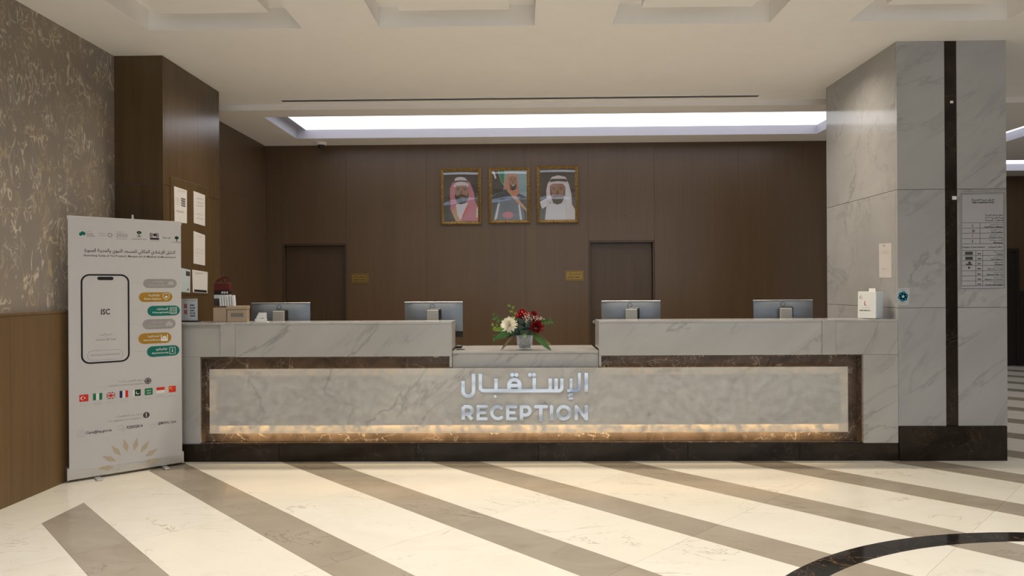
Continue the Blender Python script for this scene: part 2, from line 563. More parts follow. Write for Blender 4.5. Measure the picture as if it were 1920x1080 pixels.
_AR = {'ا': (0xFE8D, 2), 'أ': (0xFE83, 2), 'إ': (0xFE87, 2), 'آ': (0xFE81, 2), 'ب': (0xFE8F, 4), 'ة': (0xFE93, 2), 'ت': (0xFE95, 4),
       'ث': (0xFE99, 4), 'ج': (0xFE9D, 4), 'ح': (0xFEA1, 4), 'خ': (0xFEA5, 4), 'د': (0xFEA9, 2), 'ذ': (0xFEAB, 2), 'ر': (0xFEAD, 2),
       'ز': (0xFEAF, 2), 'س': (0xFEB1, 4), 'ش': (0xFEB5, 4), 'ص': (0xFEB9, 4), 'ض': (0xFEBD, 4), 'ط': (0xFEC1, 4), 'ظ': (0xFEC5, 4),
       'ع': (0xFEC9, 4), 'غ': (0xFECD, 4), 'ف': (0xFED1, 4), 'ق': (0xFED5, 4), 'ك': (0xFED9, 4), 'ل': (0xFEDD, 4), 'م': (0xFEE1, 4),
       'ن': (0xFEE5, 4), 'ه': (0xFEE9, 4), 'و': (0xFEED, 2), 'ى': (0xFEEF, 2), 'ي': (0xFEF1, 4), 'ئ': (0xFE89, 4), 'ء': (0xFE80, 1)}
_LA = {'ا': 0xFEFB, 'أ': 0xFEF7, 'إ': 0xFEF9, 'آ': 0xFEF5}


def ar(s):
    """shape Arabic text into presentation forms in visual order"""
    words = []
    for w in s.split(' '):
        out, prev, i = [], False, 0
        while i < len(w):
            ch = w[i]
            if ch not in _AR:
                out.append(ch); prev = False; i += 1; continue
            if ch == 'ل' and i + 1 < len(w) and w[i + 1] in _LA:
                out.append(chr(_LA[w[i + 1]] + (1 if prev else 0))); prev = False; i += 2; continue
            base, n = _AR[ch]
            nxt = i + 1 < len(w) and w[i + 1] in _AR and _AR[w[i + 1]][1] > 1 and n == 4
            k = (3 if nxt else 1) if prev and n > 1 else (2 if nxt else 0)
            if n == 2: k = 1 if prev else 0
            if n == 1: k = 0
            out.append(chr(base + k)); prev = nxt; i += 1
        words.append(''.join(out[::-1]))
    return ' '.join(words[::-1])


# ================================================================== SETTING
XL, XR, YB, YF = -3.50, 9.2, 12.65, -7.5          # side walls, far wall, street front
YC, YCOL0, YCOL1 = 5.80, 5.93, 7.04               # counter front, column front and rear
XCOL, YBACK = -3.08, 9.44                         # column face, reception back wall
ZC, ZS = 3.45, 3.39                               # lobby ceiling, reception soffit
YFAS = 7.56
XP0, XP1, YP1 = 3.077, 3.965, 7.14                # marble pillar


def structure(name):
    o = bpy.data.objects.new(name, None); COL.objects.link(o); o['kind'] = 'structure'; return o


# ---- floor: base screed, border and diagonal slabs, black ring
floor = put('floor', mesh([(XL - .05, YF, -.0045), (XR, YF, -.0045), (XR, YB, -.0045), (XL - .05, YB, -.0045)], [(0, 1, 2, 3)]), M['grout'])
floor['kind'] = 'structure'


def clip(poly, a, b, c):
    """keep a*x+b*y <= c"""
    out = []
    for i in range(len(poly)):
        p, q = poly[i], poly[(i + 1) % len(poly)]
        dp, dq = a * p[0] + b * p[1] - c, a * q[0] + b * q[1] - c
        if dp <= 0: out.append(p)
        if (dp < 0 < dq) or (dq < 0 < dp):
            t = dp / (dp - dq); out.append((p[0] + (q[0] - p[0]) * t, p[1] + (q[1] - p[1]) * t))
    return out


def slab(poly, mat, top=0.0, bottom=-0.0045, name='floor_slab'):
    n = len(poly)
    vs = [(x, y, top) for x, y in poly] + [(x, y, bottom) for x, y in poly]
    fs = [tuple(range(n))] + [(i, i + n, (i + 1) % n + n, (i + 1) % n) for i in range(n)]
    return put(name, mesh(vs, fs), mat, floor)


def carea(p):
    return abs(sum(p[i][0] * p[(i + 1) % len(p)][1] - p[(i + 1) % len(p)][0] * p[i][1] for i in range(len(p)))) / 2


G = 0.0010
regions = [[(-2.995, 0.6), (5.4, 0.6), (5.4, 5.86), (-2.995, 5.86)],
           [(3.9, 5.8612), (5.4, 5.8612), (9.19, 10.8), (9.19, 12.64), (7.0, 12.64), (3.9, 7.2)]]
for reg in regions:
    for k in range(-5, 18):
        for (c0, c1, mt) in ((1.283 + 1.243 * k, 1.697 + 1.243 * k, 'taupe'), (1.697 + 1.243 * k, 2.526 + 1.243 * k, 'cream')):
            for j in range(-4, 9):
                d0, d1 = 3.085 + 1.572 * (j - 1), 3.085 + 1.572 * j
                p = reg
                for a, b, c in ((1, 1, c1 - G), (-1, -1, -c0 - G), (-1, 1, d1 - G), (1, -1, -d0 - G)):
                    p = clip(p, a, b, c)
                    if len(p) < 3: break
                if len(p) >= 3 and carea(p) > 0.002:
                    slab(p, M[mt])
for mt, off, wd in (('taupe', 1.283, .414), ('cream', 1.697, .829)):      # the same pattern goes on behind the photographer
    vs, fs = [], []
    for k in range(-9, 12):
        for j in range(-2, 9):
            p = [(-2.995, -7.3), (5.4, -7.3), (5.4, .5994), (-2.995, .5994)]
            c0, d0 = off + 1.243 * k, 3.085 + 1.572 * (j - 8)
            for a, b, c in ((1, 1, c0 + wd - G), (-1, -1, -c0 - G), (-1, 1, d0 + 1.572 - G), (1, -1, -d0 - G)):
                p = clip(p, a, b, c)
                if len(p) < 3: break
            if len(p) >= 3:
                n0 = len(vs); vs += [(x, y, 0) for x, y in p]; fs.append(tuple(range(n0, n0 + len(p))))
    put('rear_floor_slabs', mesh(vs, fs), M[mt], floor)['kind'] = 'stuff'
slab([(-3.5, 5.862), (3.898, 5.862), (3.898, 9.53), (-3.5, 9.53)], M['cream'], -.001, name='bay_floor')
slab([(5.402, -7.4), (9.19, -7.4), (9.19, 10.79), (5.402, 5.86)], M['cream'], 0, name='side_floor')
slab([(-3.49, -7.4), (-2.9962, -7.4), (-2.9962, .599), (-3.49, .599)], M['cream'], 0, name='border_slab')
yy = 0.6
while yy < 5.85:
    y2 = min(yy + 1.15, 5.86)
    slab([(-3.49, yy), (-2.9962, yy), (-2.9962, y2 - .001), (-3.49, y2 - .001)], M['cream'])
    yy = y2
bm = bmesh.new()
rs = random.Random(3)
for i in range(16):
    t = i / 15; c = onZ(278 + 52 * t + rs.uniform(-4, 4), 973 + 22 * t + rs.uniform(-4, 4), 0)
    a = rs.uniform(0, 6.3); L = rs.uniform(.012, .035); w = rs.uniform(.002, .005)
    q = [bm.verts.new((c.x + u * L * math.cos(a) - v * w * math.sin(a), c.y + u * L * math.sin(a) + v * w * math.cos(a), .0003 + i * 2e-5)) for u, v in ((-1, 0), (0, -1), (1, 0), (0, 1))]
    bm.faces.new(q)
put('rust_stain', from_bm(bm), M['stain'], floor)['kind'] = 'stuff'
for i in range(14):                                                     # black marble ring laid into the slabs
    a0, a1 = 2 * math.pi * i / 14, 2 * math.pi * (i + 1) / 14 - 0.0006
    arc = [a0 + (a1 - a0) * t / 8 for t in range(9)]
    p = [(2.82 + 2.196 * math.cos(a), 1.92 + 2.196 * math.sin(a)) for a in arc] + \
        [(2.82 + 2.05 * math.cos(a), 1.92 + 2.05 * math.sin(a)) for a in arc[::-1]]
    slab(p, M['ring'], 0.0009, -0.0035, 'inlay_segment')


# ---- ceiling of the lobby with coffers
def holed_plane(name, x0, x1, y0, y1, z, holes, mat, parent=None):
    xs = sorted({x0, x1} | {h[0] for h in holes} | {h[1] for h in holes})
    ys = sorted({y0, y1} | {h[2] for h in holes} | {h[3] for h in holes})
    vs, fs, idx = [], [], {}

    def vid(x, y):
        if (x, y) not in idx:
            idx[(x, y)] = len(vs); vs.append((x, y, z))
        return idx[(x, y)]
    for i in range(len(xs) - 1):
        for j in range(len(ys) - 1):
            cx, cy = (xs[i] + xs[i + 1]) / 2, (ys[j] + ys[j + 1]) / 2
            if any(h[0] < cx < h[1] and h[2] < cy < h[3] for h in holes): continue
            fs.append((vid(xs[i], ys[j]), vid(xs[i], ys[j + 1]), vid(xs[i + 1], ys[j + 1]), vid(xs[i + 1], ys[j])))
    return put(name, mesh(vs, fs), mat, parent)


def recess(name, x0, x1, y0, y1, z0, z1, mat, parent):
    v = [(x0, y0, z0), (x1, y0, z0), (x1, y1, z0), (x0, y1, z0), (x0, y0, z1), (x1, y0, z1), (x1, y1, z1), (x0, y1, z1)]
    return put(name, mesh(v, [(0, 1, 5, 4), (1, 2, 6, 5), (2, 3, 7, 6), (3, 0, 4, 7), (4, 5, 6, 7)]), mat, parent)


ch = []
for i in range(4):
    for r in range(1):
        ch.append((-2.89 + 1.79 * i, -1.695 + 1.79 * i, 4.16 - 1.79 * r, 5.355 - 1.79 * r))
strip_hole = (-2.6, 6.0, -0.75, -0.45)
ceiling = holed_plane('ceiling', XL - .05, XR, YF, YFAS, ZC, ch + [strip_hole], M['ceiling'])
ceiling['kind'] = 'structure'
for h in ch:
    recess('coffer', h[0], h[1], h[2], h[3], ZC, ZC + .16, M['ceiling'], ceiling)
    box('coffer_panel', h[0] + .19, h[1] - .19, h[2] + .19, h[3] - .19, ZC + .05, ZC + .11, M['ceiling'], ceiling)
    box('coffer_hanger', (h[0] + h[1]) / 2 - .2, (h[0] + h[1]) / 2 + .2, h[2] + .4, h[3] - .4, ZC + .11, ZC + .16, M['ceiling'], ceiling)
recess('cove_recess', *strip_hole, ZC, ZC + .1, M['ceiling'], ceiling)
put('light_panel', mesh([(strip_hole[0], strip_hole[2], ZC + .095), (strip_hole[0], strip_hole[3], ZC + .095), (strip_hole[1], strip_hole[3], ZC + .095), (strip_hole[1], strip_hole[2], ZC + .095)], [(0, 1, 2, 3)]), M['cove_dim'], ceiling)
# dropped soffit over the reception bay and the side lobby
hole_a = (-2.93, 3.76, 7.86, 9.0)
hole_b = (6.15, 6.57, 7.9, 10.2)
hole_c = (4.6, 8.9, 11.05, 12.05)
soffit = holed_plane('dropped_soffit', XL - .05, XR, YFAS, YB, ZS, [hole_a, hole_b, hole_c], M['soffit'], ceiling)
put('fascia', mesh([(XL - .05, YFAS, ZS), (XR, YFAS, ZS), (XR, YFAS, ZC), (XL - .05, YFAS, ZC)], [(0, 1, 2, 3)]), M['soffit'], ceiling)
for h in (hole_a, hole_b, hole_c):
    recess('cove_recess', *h, ZS, ZS + .13, M['cove_shade_tone'], ceiling)
    put('light_panel', mesh([(h[0] + .12, h[2], ZS + .115), (h[0] + .12, h[3], ZS + .115), (h[1], h[3], ZS + .115), (h[1], h[2], ZS + .115)], [(0, 1, 2, 3)]), M['cove'], ceiling)

# ---- left wall: wallpaper over a wood wainscot, then a wood panelled return
wall_left = put('wall_left', mesh([(XL, YF, 1.24), (XL, YCOL0 + .02, 1.24), (XL, YCOL0 + .02, ZC), (XL, YF, ZC)], [(0, 1, 2, 3)]), M['wallpaper'])
wall_left['kind'] = 'structure'
WT = 1.29
for (a, b) in ((YF, 2.2), (2.2, 3.42), (3.42, 4.64), (4.64, YCOL0)):
    box('wainscot_panel', XL - .02, XL + .045, a + .001, b - .001, 0.0, WT - .02, M['wainscot'], wall_left)
box('wainscot_cap', XL - .02, XL + .05, YF, YCOL0, WT - .02, WT, M['wainscot'], wall_left, .003)
for (z0, z1) in ((0, 2.62), (2.62, ZS)):
    for (a, b) in ((YCOL1 - .02, 8.24), (8.24, YBACK + .03)):
        box('wall_panel', XL - .02, XL, a + .001, b - .001, z0 + .001, z1 - .001, M['wood'], wall_left)

# ---- reception back wall: veneered panels round two flush doors
wall_back = structure('wall_back')
box('backing_board', XL - .02, 4.12, YBACK + .10, YBACK + .13, 0, ZS, M['dark_trim'], wall_back)


def bx(px): return onY(px, 540, YBACK).x


D1 = (bx(530), bx(650), onY(590, 457, YBACK).z)
D2 = (bx(1104), bx(1228), onY(1166, 451, YBACK).z)
XBR = bx(1552)
cuts = [XL, D1[0], D1[1], bx(800), bx(985), D2[0], D2[1], bx(1386), XBR]
for i in range(len(cuts) - 1):
    a, b = cuts[i], cuts[i + 1]
    z0 = D1[2] if i == 1 else D2[2] if i == 5 else 0.0
    box('wall_panel', a + .0008, b - .0008, YBACK, YBACK + .09, z0, ZS, M['wood'], wall_back)
for (a, b, ztop, nm, hside) in ((D1[0], D1[1], D1[2], 'door_1', 1), (D2[0], D2[1], D2[2], 'door_2', -1)):
    d = structure(nm)
    box('door_leaf', a + .03, b - .03, YBACK + .068, YBACK + .095, 0.004, ztop - .03, M['wood_door'], d)
    for (p, q, r, s) in ((a, a + .025, 0, ztop), (b - .025, b, 0, ztop), (a + .025, b - .025, ztop - .025, ztop)):
        box('door_jamb', p + .001, q - .001, YBACK + .003, YBACK + .095, r, s - .001, M['wood_door'], d, .002)
    hx = b - .1 if hside > 0 else a + .075
    hz = onY(1108, 604, YBACK).z
    hd = cyl('door_handle', (hx, YBACK + .06, hz), (hx, YBACK + .052, hz), .026, M['chrome'], d)
    bm = bmesh.new(); bm_cyl(bm, (hx, YBACK + .055, hz), (hx, YBACK + .01, hz), .009)
    bm_box(bm, min(hx, hx - hside * .12), max(hx, hx - hside * .12), YBACK + .002, YBACK + .018, hz - .009, hz + .009, .004)
    put('handle_lever', from_bm(bm), M['chrome'], hd)
for px in (1155, 1172):
    c = onY(px, 405, YBACK)
    cyl('screw_hole', (c.x, YBACK + .001, c.z), (c.x, YBACK - .003, c.z), .010, M['black'], wall_back, seg=8)
box('edge_trim', XBR, XBR + .028, YBACK - .02, YBACK + .13, 0, ZS, M['teal_trim'], wall_back)

# ---- far side lobby on the right with its own door
wall_right = structure('wall_right')
for i in range(5):
    a = 4.12 + i * 1.016
    box('wall_panel', a + .001, a + 1.014, YB, YB + .05, 0, ZS, M['wood'], wall_right)
box('side_wall', XR, XR + .05, YF, YB, 0, ZC, M['wood'], wall_right)
d3 = structure('door_3')
xa, xb = 8.62, onY(1911, 470, YB - .05).x
zt = onY(1900, 466, YB - .05).z
box('door_leaf', xa + .05, xb - .05, YB - .025, YB - .004, 0.004, zt - .05, M['dark_trim'], d3)
for (p, q, r, s) in ((xa, xa + .05, 0, zt), (xb - .05, xb, 0, zt), (xa + .05, xb - .05, zt - .05, zt)):
    box('door_jamb', p, q, YB - .05, YB - .002, r, s, M['dark_trim'], d3)
box('trim_1', xb, XR, YB - .03, YB - .002, 0, 1.33, M['dark_trim'])['kind'] = 'structure'

# ================================================================== COLUMN AND PILLAR
col = thing('wood_column', 'dark wood clad square column at the left end of the counter', 'column', (XCOL - .25, (YCOL0 + YCOL1) / 2, 0))
zj = onY(250, 346, YCOL0).z
for (z0, z1) in ((0, zj), (zj, ZC)):
    box('front_panel', XL - .05, XCOL - .0005, YCOL0, YCOL0 + .03, z0 + .0012, z1 - .0012, M['wood_column'], col, .002)
    box('side_panel', XCOL - .03, XCOL, YCOL0 + .031, YCOL1, z0 + .0012, z1 - .0012, M['wood_column'], col, .002)
    box('back_panel', XL + .002, XCOL - .031, YCOL1 - .03, YCOL1, z0 + .0012, z1 - .0012, M['wood_column'], col)
pb0, pb1 = onX(319, 400, XCOL).y, onX(390, 400, XCOL).y
box('notice_backboard', XCOL, XCOL + .006, pb0, pb1, onX(388, 552, XCOL).z, onX(388, 352, XCOL).z, M['wood_column'], col, .002)

pil = thing('marble_pillar', 'white marble pillar with a dark vertical inlay, right of the counter', 'pillar', ((XP0 + XP1) / 2, (YC + YP1) / 2, 0))
xi0, xi1 = onY(1773, 540, YC).x, onY(1796, 540, YC).x
zp = onY(1780, 799, YC).z
zl = [zp, onY(1730, 577, YC).z, onY(1730, 355, YC).z, ZC]
for i in range(3):
    z0, z1 = zl[i] + .0015, zl[i + 1] - (.0015 if i < 2 else 0)
    box('marble_slab', XP0, xi0, YC, YC + .03, z0, z1, M['pillar'], pil, .0012)
    box('marble_slab', xi1, XP1, YC, YC + .03, z0, z1, M['pillar'], pil, .0012)
    box('marble_slab', XP0, XP0 + .03, YC + .031, YP1 - .001, z0, z1, M['pillar'], pil, .0012)
    box('marble_slab', XP1 - .03, XP1, YC + .031, YP1 - .001, z0, z1, M['pillar'], pil, .0012)
    box('inlay_slab', xi0 + .001, xi1 - .001, YC + .006, YC + .028, z0, z1, M['plinth'], pil)
box('core', XP0 + .031, XP1 - .031, YC + .031, YP1 - .002, 0, ZC, M['plinth'], pil)
box('plinth', XP0 + .0015, XP1 - .012, YC - .012, YP1, 0, zp, M['plinth'], pil, .002)
for (px, py, s) in ((1785, 191, .012), (1790, 371, .018)):
    c = onY(px, py, YC)
    box('tape_scrap', c.x - s, c.x + s, YC + .003, YC + .0058, c.z - s * .8, c.z + s * .8, M['card'], pil)

# ================================================================== RECEPTION COUNTER
ctr = thing('reception_counter', 'long white marble reception counter with backlit front panel', 'counter', (0, YC + .3, 0))
ZT = 1.163
zr1 = onY(600, 669, YC).z          # top of the recess
zr0 = 0.146                        # top of the plinth
XLR, XRR = -2.722, 2.79            # recess ends
xg0, xg1 = -0.600, 0.620           # gap
xq0, xq1 = -0.622, 0.640
YD = YC + .30                      # rear of the raised boxes
XA, XB = onY(413, 640, YC).x, onY(441, 640, YC).x
XC, XD = onY(1541, 640, YC).x, onY(1567, 640, YC).x


def mbox(x0, x1, y0, y1, z0, z1, nm='marble_panel', mat='marble', b=.0015):
    return box(nm, x0 + .0006, x1 - .0006, y0, y1, z0, z1, M[mat], ctr, b)


XEND = -3.075
mbox(XEND, XA, YC + .025, YC + .05, zr1, ZT - .02)
mbox(XEND, XLR, YC + .025, YC + .05, zr0, zr1 - .001)
mbox(XA, XB, YC, YC + .05, zr1 + .004, ZT - .016)
mbox(XB, xg0, YC, YC + .03, zr1, ZT - .02)
mbox(xg1, XC, YC, YC + .03, zr1, ZT - .02)
mbox(XC, XD, YC - .004, YC + .03, zr1, ZT - .014)
mbox(XD, XP0 - .001, YC, YC + .03, zr1, ZT - .02)
mbox(XRR, XP0 - .001, YC, YC + .03, zr0, zr1 - .001)
for (a, b) in ((xq0, xg0), (xg1, xq1)):
    mbox(a, b, YC + .0305, YD, .93, ZT - .02, 'cheek_panel')
    mbox(a, b, YC + .002, YC + .03, .785, zr1 - .001, 'cheek_panel')
for (a, b) in ((XEND, XB), (XB, xg0), (xg1, XC), (XC, XP0 - .001)):
    mbox(a, b, YC - .002 if b > XA + .5 or a > 0 else YC, YD, ZT - .0195, ZT, 'counter_top')
mbox(XEND, xq0, YD - .02, YD - .002, .76, ZT - .02, 'rear_panel', 'beige')
mbox(xq1, XP0 - .001, YD - .02, YD - .002, .76, ZT - .02, 'rear_panel', 'beige')
# low shelf in the gap
zlow = onY(985, 658, YC + .03).z
mbox(xg0 + .001, xg1 - .001, YC + .022, 6.40, zlow - .02, zlow, 'low_shelf')
mbox(xg0 + .001, xg1 - .001, YC + .030, YC + .055, .775, zlow - .0205, 'shelf_front')
# brown marble recess: back slabs, returns, ledge
seams = [XLR, onY(466, 700, YC + .12).x, onY(753, 700, YC + .12).x, onY(985, 700, YC + .12).x, onY(1213, 700, YC + .12).x, onY(1500, 700, YC + .12).x, XRR]
for i in range(6):
    mbox(seams[i], seams[i + 1], YC + .12, YC + .14, zr0 + .001, zr1, 'recess_slab', 'emperador', 0)
mbox(XLR - .02, XLR, YC + .03, YC + .14, zr0 + .001, zr1, 'recess_return', 'emperador', 0)
mbox(XRR, XRR + .02, YC + .03, YC + .14, zr0 + .001, zr1, 'recess_return', 'emperador', 0)
mbox(XLR, xq0, YC + .031, YC + .12, zr1 - .015, zr1 - .001, 'recess_head', 'emperador', 0)
mbox(xq1, XRR, YC + .031, YC + .12, zr1 - .015, zr1 - .001, 'recess_head', 'emperador', 0)
pz = [XEND, onY(523, 850, YC).x, onY(780, 850, YC).x, onY(1010, 850, YC).x, onY(1290, 850, YC).x, onY(1500, 850, YC).x, XP0]
for i in range(6):
    mbox(pz[i], pz[i + 1], YC, YC + .14, 0, zr0, 'plinth_slab', 'plinth', .002)
box('kick_lip', XLR, XRR, YC + .02, YC + .03, zr0, zr0 + .010, M['emperador'], ctr)
# floating front panel: thin open-backed marble sheets in front of strip lights
YPF = YC - .035
X0, X1 = onY(393, 750, YPF).x, onY(1590, 750, YPF).x
Z0, Z1 = onY(985, 811.5, YPF).z, onY(985, 690, YPF).z
ps = [X0, onY(752, 750, YPF).x, onY(983, 750, YPF).x, onY(1214, 750, YPF).x, X1]
for i in range(4):
    a, b = ps[i] + (.0001 if i else 0), ps[i + 1] - (.0001 if i < 3 else 0)
    y0, y1 = YPF, YPF + .018
    v = [(a, y0, Z0), (b, y0, Z0), (b, y0, Z1), (a, y0, Z1), (a, y1, Z0), (b, y1, Z0), (b, y1, Z1), (a, y1, Z1)]
    fs = [(0, 1, 2, 3), (0, 4, 5, 1), (3, 2, 6, 7)] + ([(0, 3, 7, 4)] if i == 0 else []) + ([(1, 5, 6, 2)] if i == 3 else [])
    put('front_panel', mesh(v, fs), M['backlit'], ctr)
box('panel_light_block', X0 + .045, X1 - .045, YPF + .0195, YC + .12, Z0 + .062, Z1 - .045, M['plinth'], ctr)  # unseen block, added to keep the strip glow to the panel rim


def led_strip(p0, p1, mat, seg, gap, th, name):
    p0, p1 = Vector(p0), Vector(p1); L = (p1 - p0).length; d = (p1 - p0) / L
    bm = bmesh.new(); t = 0
    while t < L:
        s = seg * random.uniform(.5, 1.4); e = min(t + s, L)
        a, b = p0 + d * t, p0 + d * e
        bm_box(bm, min(a.x, b.x) - (th if d.x == 0 else 0), max(a.x, b.x) + (th if d.x == 0 else 0), a.y - th, a.y + th,
               min(a.z, b.z) - (th if d.z == 0 else 0), max(a.z, b.z) + (th if d.z == 0 else 0))
        t = e + gap * random.uniform(.3, 1.8)
    return put(name, from_bm(bm), mat, ctr)


# LED tape behind the foot of the panel: one run faces the sheet, the other washes the brown slabs
box('light_channel', X0 + .05, X1 - .05, YC + .060, YC + .070, Z0 + .050, Z0 + .060, M['alu'], ctr)
LED = (1.0, 0.74, 0.38)
area('led_tape', ((X0 + X1) / 2, YC + .058, Z0 + .048), (0, -.72, .69), X1 - X0 - .1, .008, 16, LED)
area('led_tape', ((X0 + X1) / 2, YC + .072, Z0 + .048), (0, .7, -.7), X1 - X0 - .1, .008, 20, LED)
for nm, p, q, mt in (('strip_light', (X0 + .05, YPF + .045, Z1 - .030), (xg0 - .02, YPF + .045, Z1 - .030), M['led_dim']),
                     ('strip_light', (xg1 + .02, YPF + .045, Z1 - .030), (X1 - .05, YPF + .045, Z1 - .030), M['led_dim']),
                     ('strip_light', (X0 + .022, YPF + .045, Z0 + .16), (X0 + .022, YPF + .045, Z1 - .06), M['led_dim']),
                     ('strip_light', (X1 - .022, YPF + .045, Z0 + .16), (X1 - .022, YPF + .045, Z1 - .06), M['led_dim'])):
    led_strip(p, q, mt, .11, .025, .004, nm)
# staff desks behind the raised boxes
for (a, b) in ((-2.95, xq0 - .02), (xq1 + .02, 3.0)):
    box('work_surface', a, b, YD, 6.82, .72, .75, M['beige'], ctr, .003)
    for xx in (a + .05, b - .08):
        box('desk_leg', xx, xx + .03, YD + .05, 6.78, 0, .72, M['beige'], ctr)
mbox(xg0 + .02, xg1 - .02, 6.33, 6.36, 0, zlow - .02, 'shelf_support', 'beige')

# ================================================================== SIGN LETTERS
PS = Plane((0, YPF, 0), (1, 0, 0), (0, 0, 1), (0, -1, 0))
sign = thing('reception_sign', 'mirrored two line sign reading RECEPTION and its Arabic word on the front panel', 'sign', (0.02, YPF, .37))


def sp(x, y): return PS.px(840 + x / 6.4, 660 + y / 6.4)


def strokes(name, paths, width, parent, dots=(), depth=.014):
    """rounded ribbon strokes extruded off the panel; coordinates are crop pixels"""
    bm = bmesh.new(); w = width / 6.4 * .00443 / 2

    def prism(pts, d):
        a = [bm.verts.new(PS.at(u, v, .0)) for u, v in pts]
        b = [bm.verts.new(PS.at(u, v, d)) for u, v in pts]
        n = len(pts)
        bm.faces.new(b)
        for i in range(n):
            j = (i + 1) % n; bm.faces.new((a[i], a[j], b[j], b[i]))
    k = 0
    for path, caps in paths:
        P = [sp(*p) for p in path]; n = len(P)
        L, Rr = [], []
        for i in range(n):
            a = P[max(i - 1, 0)]; b = P[min(i + 1, n - 1)]
            dx, dy = b[0] - a[0], b[1] - a[1]; l = math.hypot(dx, dy) or 1
            nx, ny = -dy / l * w, dx / l * w
            L.append((P[i][0] + nx, P[i][1] + ny)); Rr.append((P[i][0] - nx, P[i][1] - ny))
        pts = list(Rr)
        if caps:
            a = math.atan2(Rr[-1][1] - P[-1][1], Rr[-1][0] - P[-1][0])
            pts += [(P[-1][0] + w * math.cos(a + math.pi * t / 6), P[-1][1] + w * math.sin(a + math.pi * t / 6)) for t in range(1, 6)]
        pts += L[::-1]
        if caps:
            a = math.atan2(L[0][1] - P[0][1], L[0][0] - P[0][0])
            pts += [(P[0][0] + w * math.cos(a + math.pi * t / 6), P[0][1] + w * math.sin(a + math.pi * t / 6)) for t in range(1, 6)]
        prism(pts, depth + k * .0002); k += 1
    for (x, y, r) in dots:
        c = sp(x, y); rr = r / 6.4 * .00443
        prism([(c[0] + rr * math.cos(2 * math.pi * t / 16), c[1] + rr * math.sin(2 * math.pi * t / 16)) for t in range(16)], depth)
    bmesh.ops.recalc_face_normals(bm, faces=bm.faces)
    return put(name, from_bm(bm), M['mirror'], parent)


def arcp(cx, cy, rx, ry, a0, a1, n=10):
    return [(cx + rx * math.cos(math.radians(a0 + (a1 - a0) * i / n)), cy - ry * math.sin(math.radians(a0 + (a1 - a0) * i / n))) for i in range(n + 1)]


LW = 42
TOP, BOT = 652, 797
strokes('letter_r', [([(185, 808), (185, TOP)], 0), ([(185, TOP), (240, TOP)] + arcp(245, 697, 45, 45, 90, -90) + [(185, 742)], 0), ([(240, 742), (288, 806)], 0)], LW, sign)
for ex in (342, 695):
    strokes('letter_e', [([(ex + 21, 632), (ex + 21, 816)], 0), ([(ex + 21, TOP), (ex + 118, TOP)], 1), ([(ex + 21, 723), (ex + 100, 723)], 1), ([(ex + 21, BOT), (ex + 118, BOT)], 1)], 38, sign)
strokes('letter_c', [(arcp(598, 724, 72, 72, 52, 308, 20), 1)], 40, sign)
strokes('letter_p', [([(882, 816), (882, 634)], 0), ([(882, TOP), (930, TOP)] + arcp(935, 702, 48, 50, 90, -90) + [(882, 752)], 0)], LW, sign)
strokes('letter_t', [([(1052, TOP), (1178, TOP)], 1), ([(1113, TOP), (1113, 808)], 1)], LW, sign)
strokes('letter_i', [([(1241, 652), (1241, 796)], 1)], LW, sign)
strokes('letter_o', [(arcp(1387, 724, 72, 72, 0, 360, 32), 0)], 42, sign)
strokes('letter_n', [([(1537, 815), (1537, 640)], 0), ([(1537, 652), (1658, 798)], 1), ([(1658, 815), (1658, 634)], 0)], 40, sign)
# Arabic line, right to left
AW = 42
strokes('arabic_alef', [([(1657, 247), (1657, 478)], 0)], AW, sign)
strokes('arabic_lam_alef', [([(1575, 247), (1575, 420)] + arcp(1535, 420, 40, 40, 0, -90, 8) + [(1430, 460)], 0),
                            ([(1476, 315), (1476, 455)], 0), ([(1496, 507)] + arcp(1474, 520, 17, 15, 60, 250, 8) + [(1452, 552), (1498, 549)], 0)], 34, sign)
strokes('arabic_seen', [([(1366, 315), (1366, 420)] + arcp(1326, 420, 40, 42, 0, -90, 8) + [(1100, 462)], 0),
                        ([(1297, 315), (1297, 455)], 0), ([(1225, 315), (1225, 455)], 0)], AW, sign)
strokes('arabic_teh', [([(1035, 305), (1035, 455)], 0), ([(1110, 462), (920, 462)], 0)], AW, sign, [(982, 272, 24), (1032, 272, 24)])
strokes('arabic_qaf', [([(925, 462), (620, 462)], 0), ([(733, 455), (733, 390)] + arcp(797, 390, 64, 62, 180, 0, 14) + [(861, 455)], 0), ([(733, 400), (861, 400)], 0)], 44, sign, [(772, 272, 24), (822, 272, 24)])
strokes('arabic_beh', [([(577, 315), (577, 455)], 0), ([(640, 462), (470, 462)], 0)], AW, sign, [(566, 528, 18)])
strokes('arabic_final_alef', [([(389, 258), (389, 420)] + arcp(432, 420, 43, 42, 180, 270, 8) + [(480, 462)], 0)], AW, sign)
strokes('arabic_lam', [([(308, 258), (308, 460)] + arcp(245, 465, 63, 62, 0, -180, 14) + [(182, 345)], 0)], AW, sign)

# ================================================================== ROLL-UP BANNER
BL, BR = onZ(128, 906, 0.0), onZ(343, 871.5, 0.0)
ud = (BR - BL); BW = ud.length; ud.normalize()
nd = Vector((ud.y, -ud.x, 0))
ZB = 0.025
PB = Plane(BL + nd * 0.0, ud, (0, 0, 1), nd)
ban = thing('roll_up_banner', 'white roll-up banner stand with a phone graphic and flags, left of the counter', 'banner', (BL + BR) / 2)


def bbox_on(name, u0, u1, d0, d1, v0, v1, mat, bev=0.0, parent=None):
    bm = bmesh.new()
    m = Matrix((( ud.x, -nd.x, 0, BL.x), (ud.y, -nd.y, 0, BL.y), (0, 0, 1, 0), (0, 0, 0, 1)))
    bm_box(bm, u0, u1, d0, d1, v0, v1, bev, m, 2)
    return put(name, from_bm(bm), mat, parent or ban)


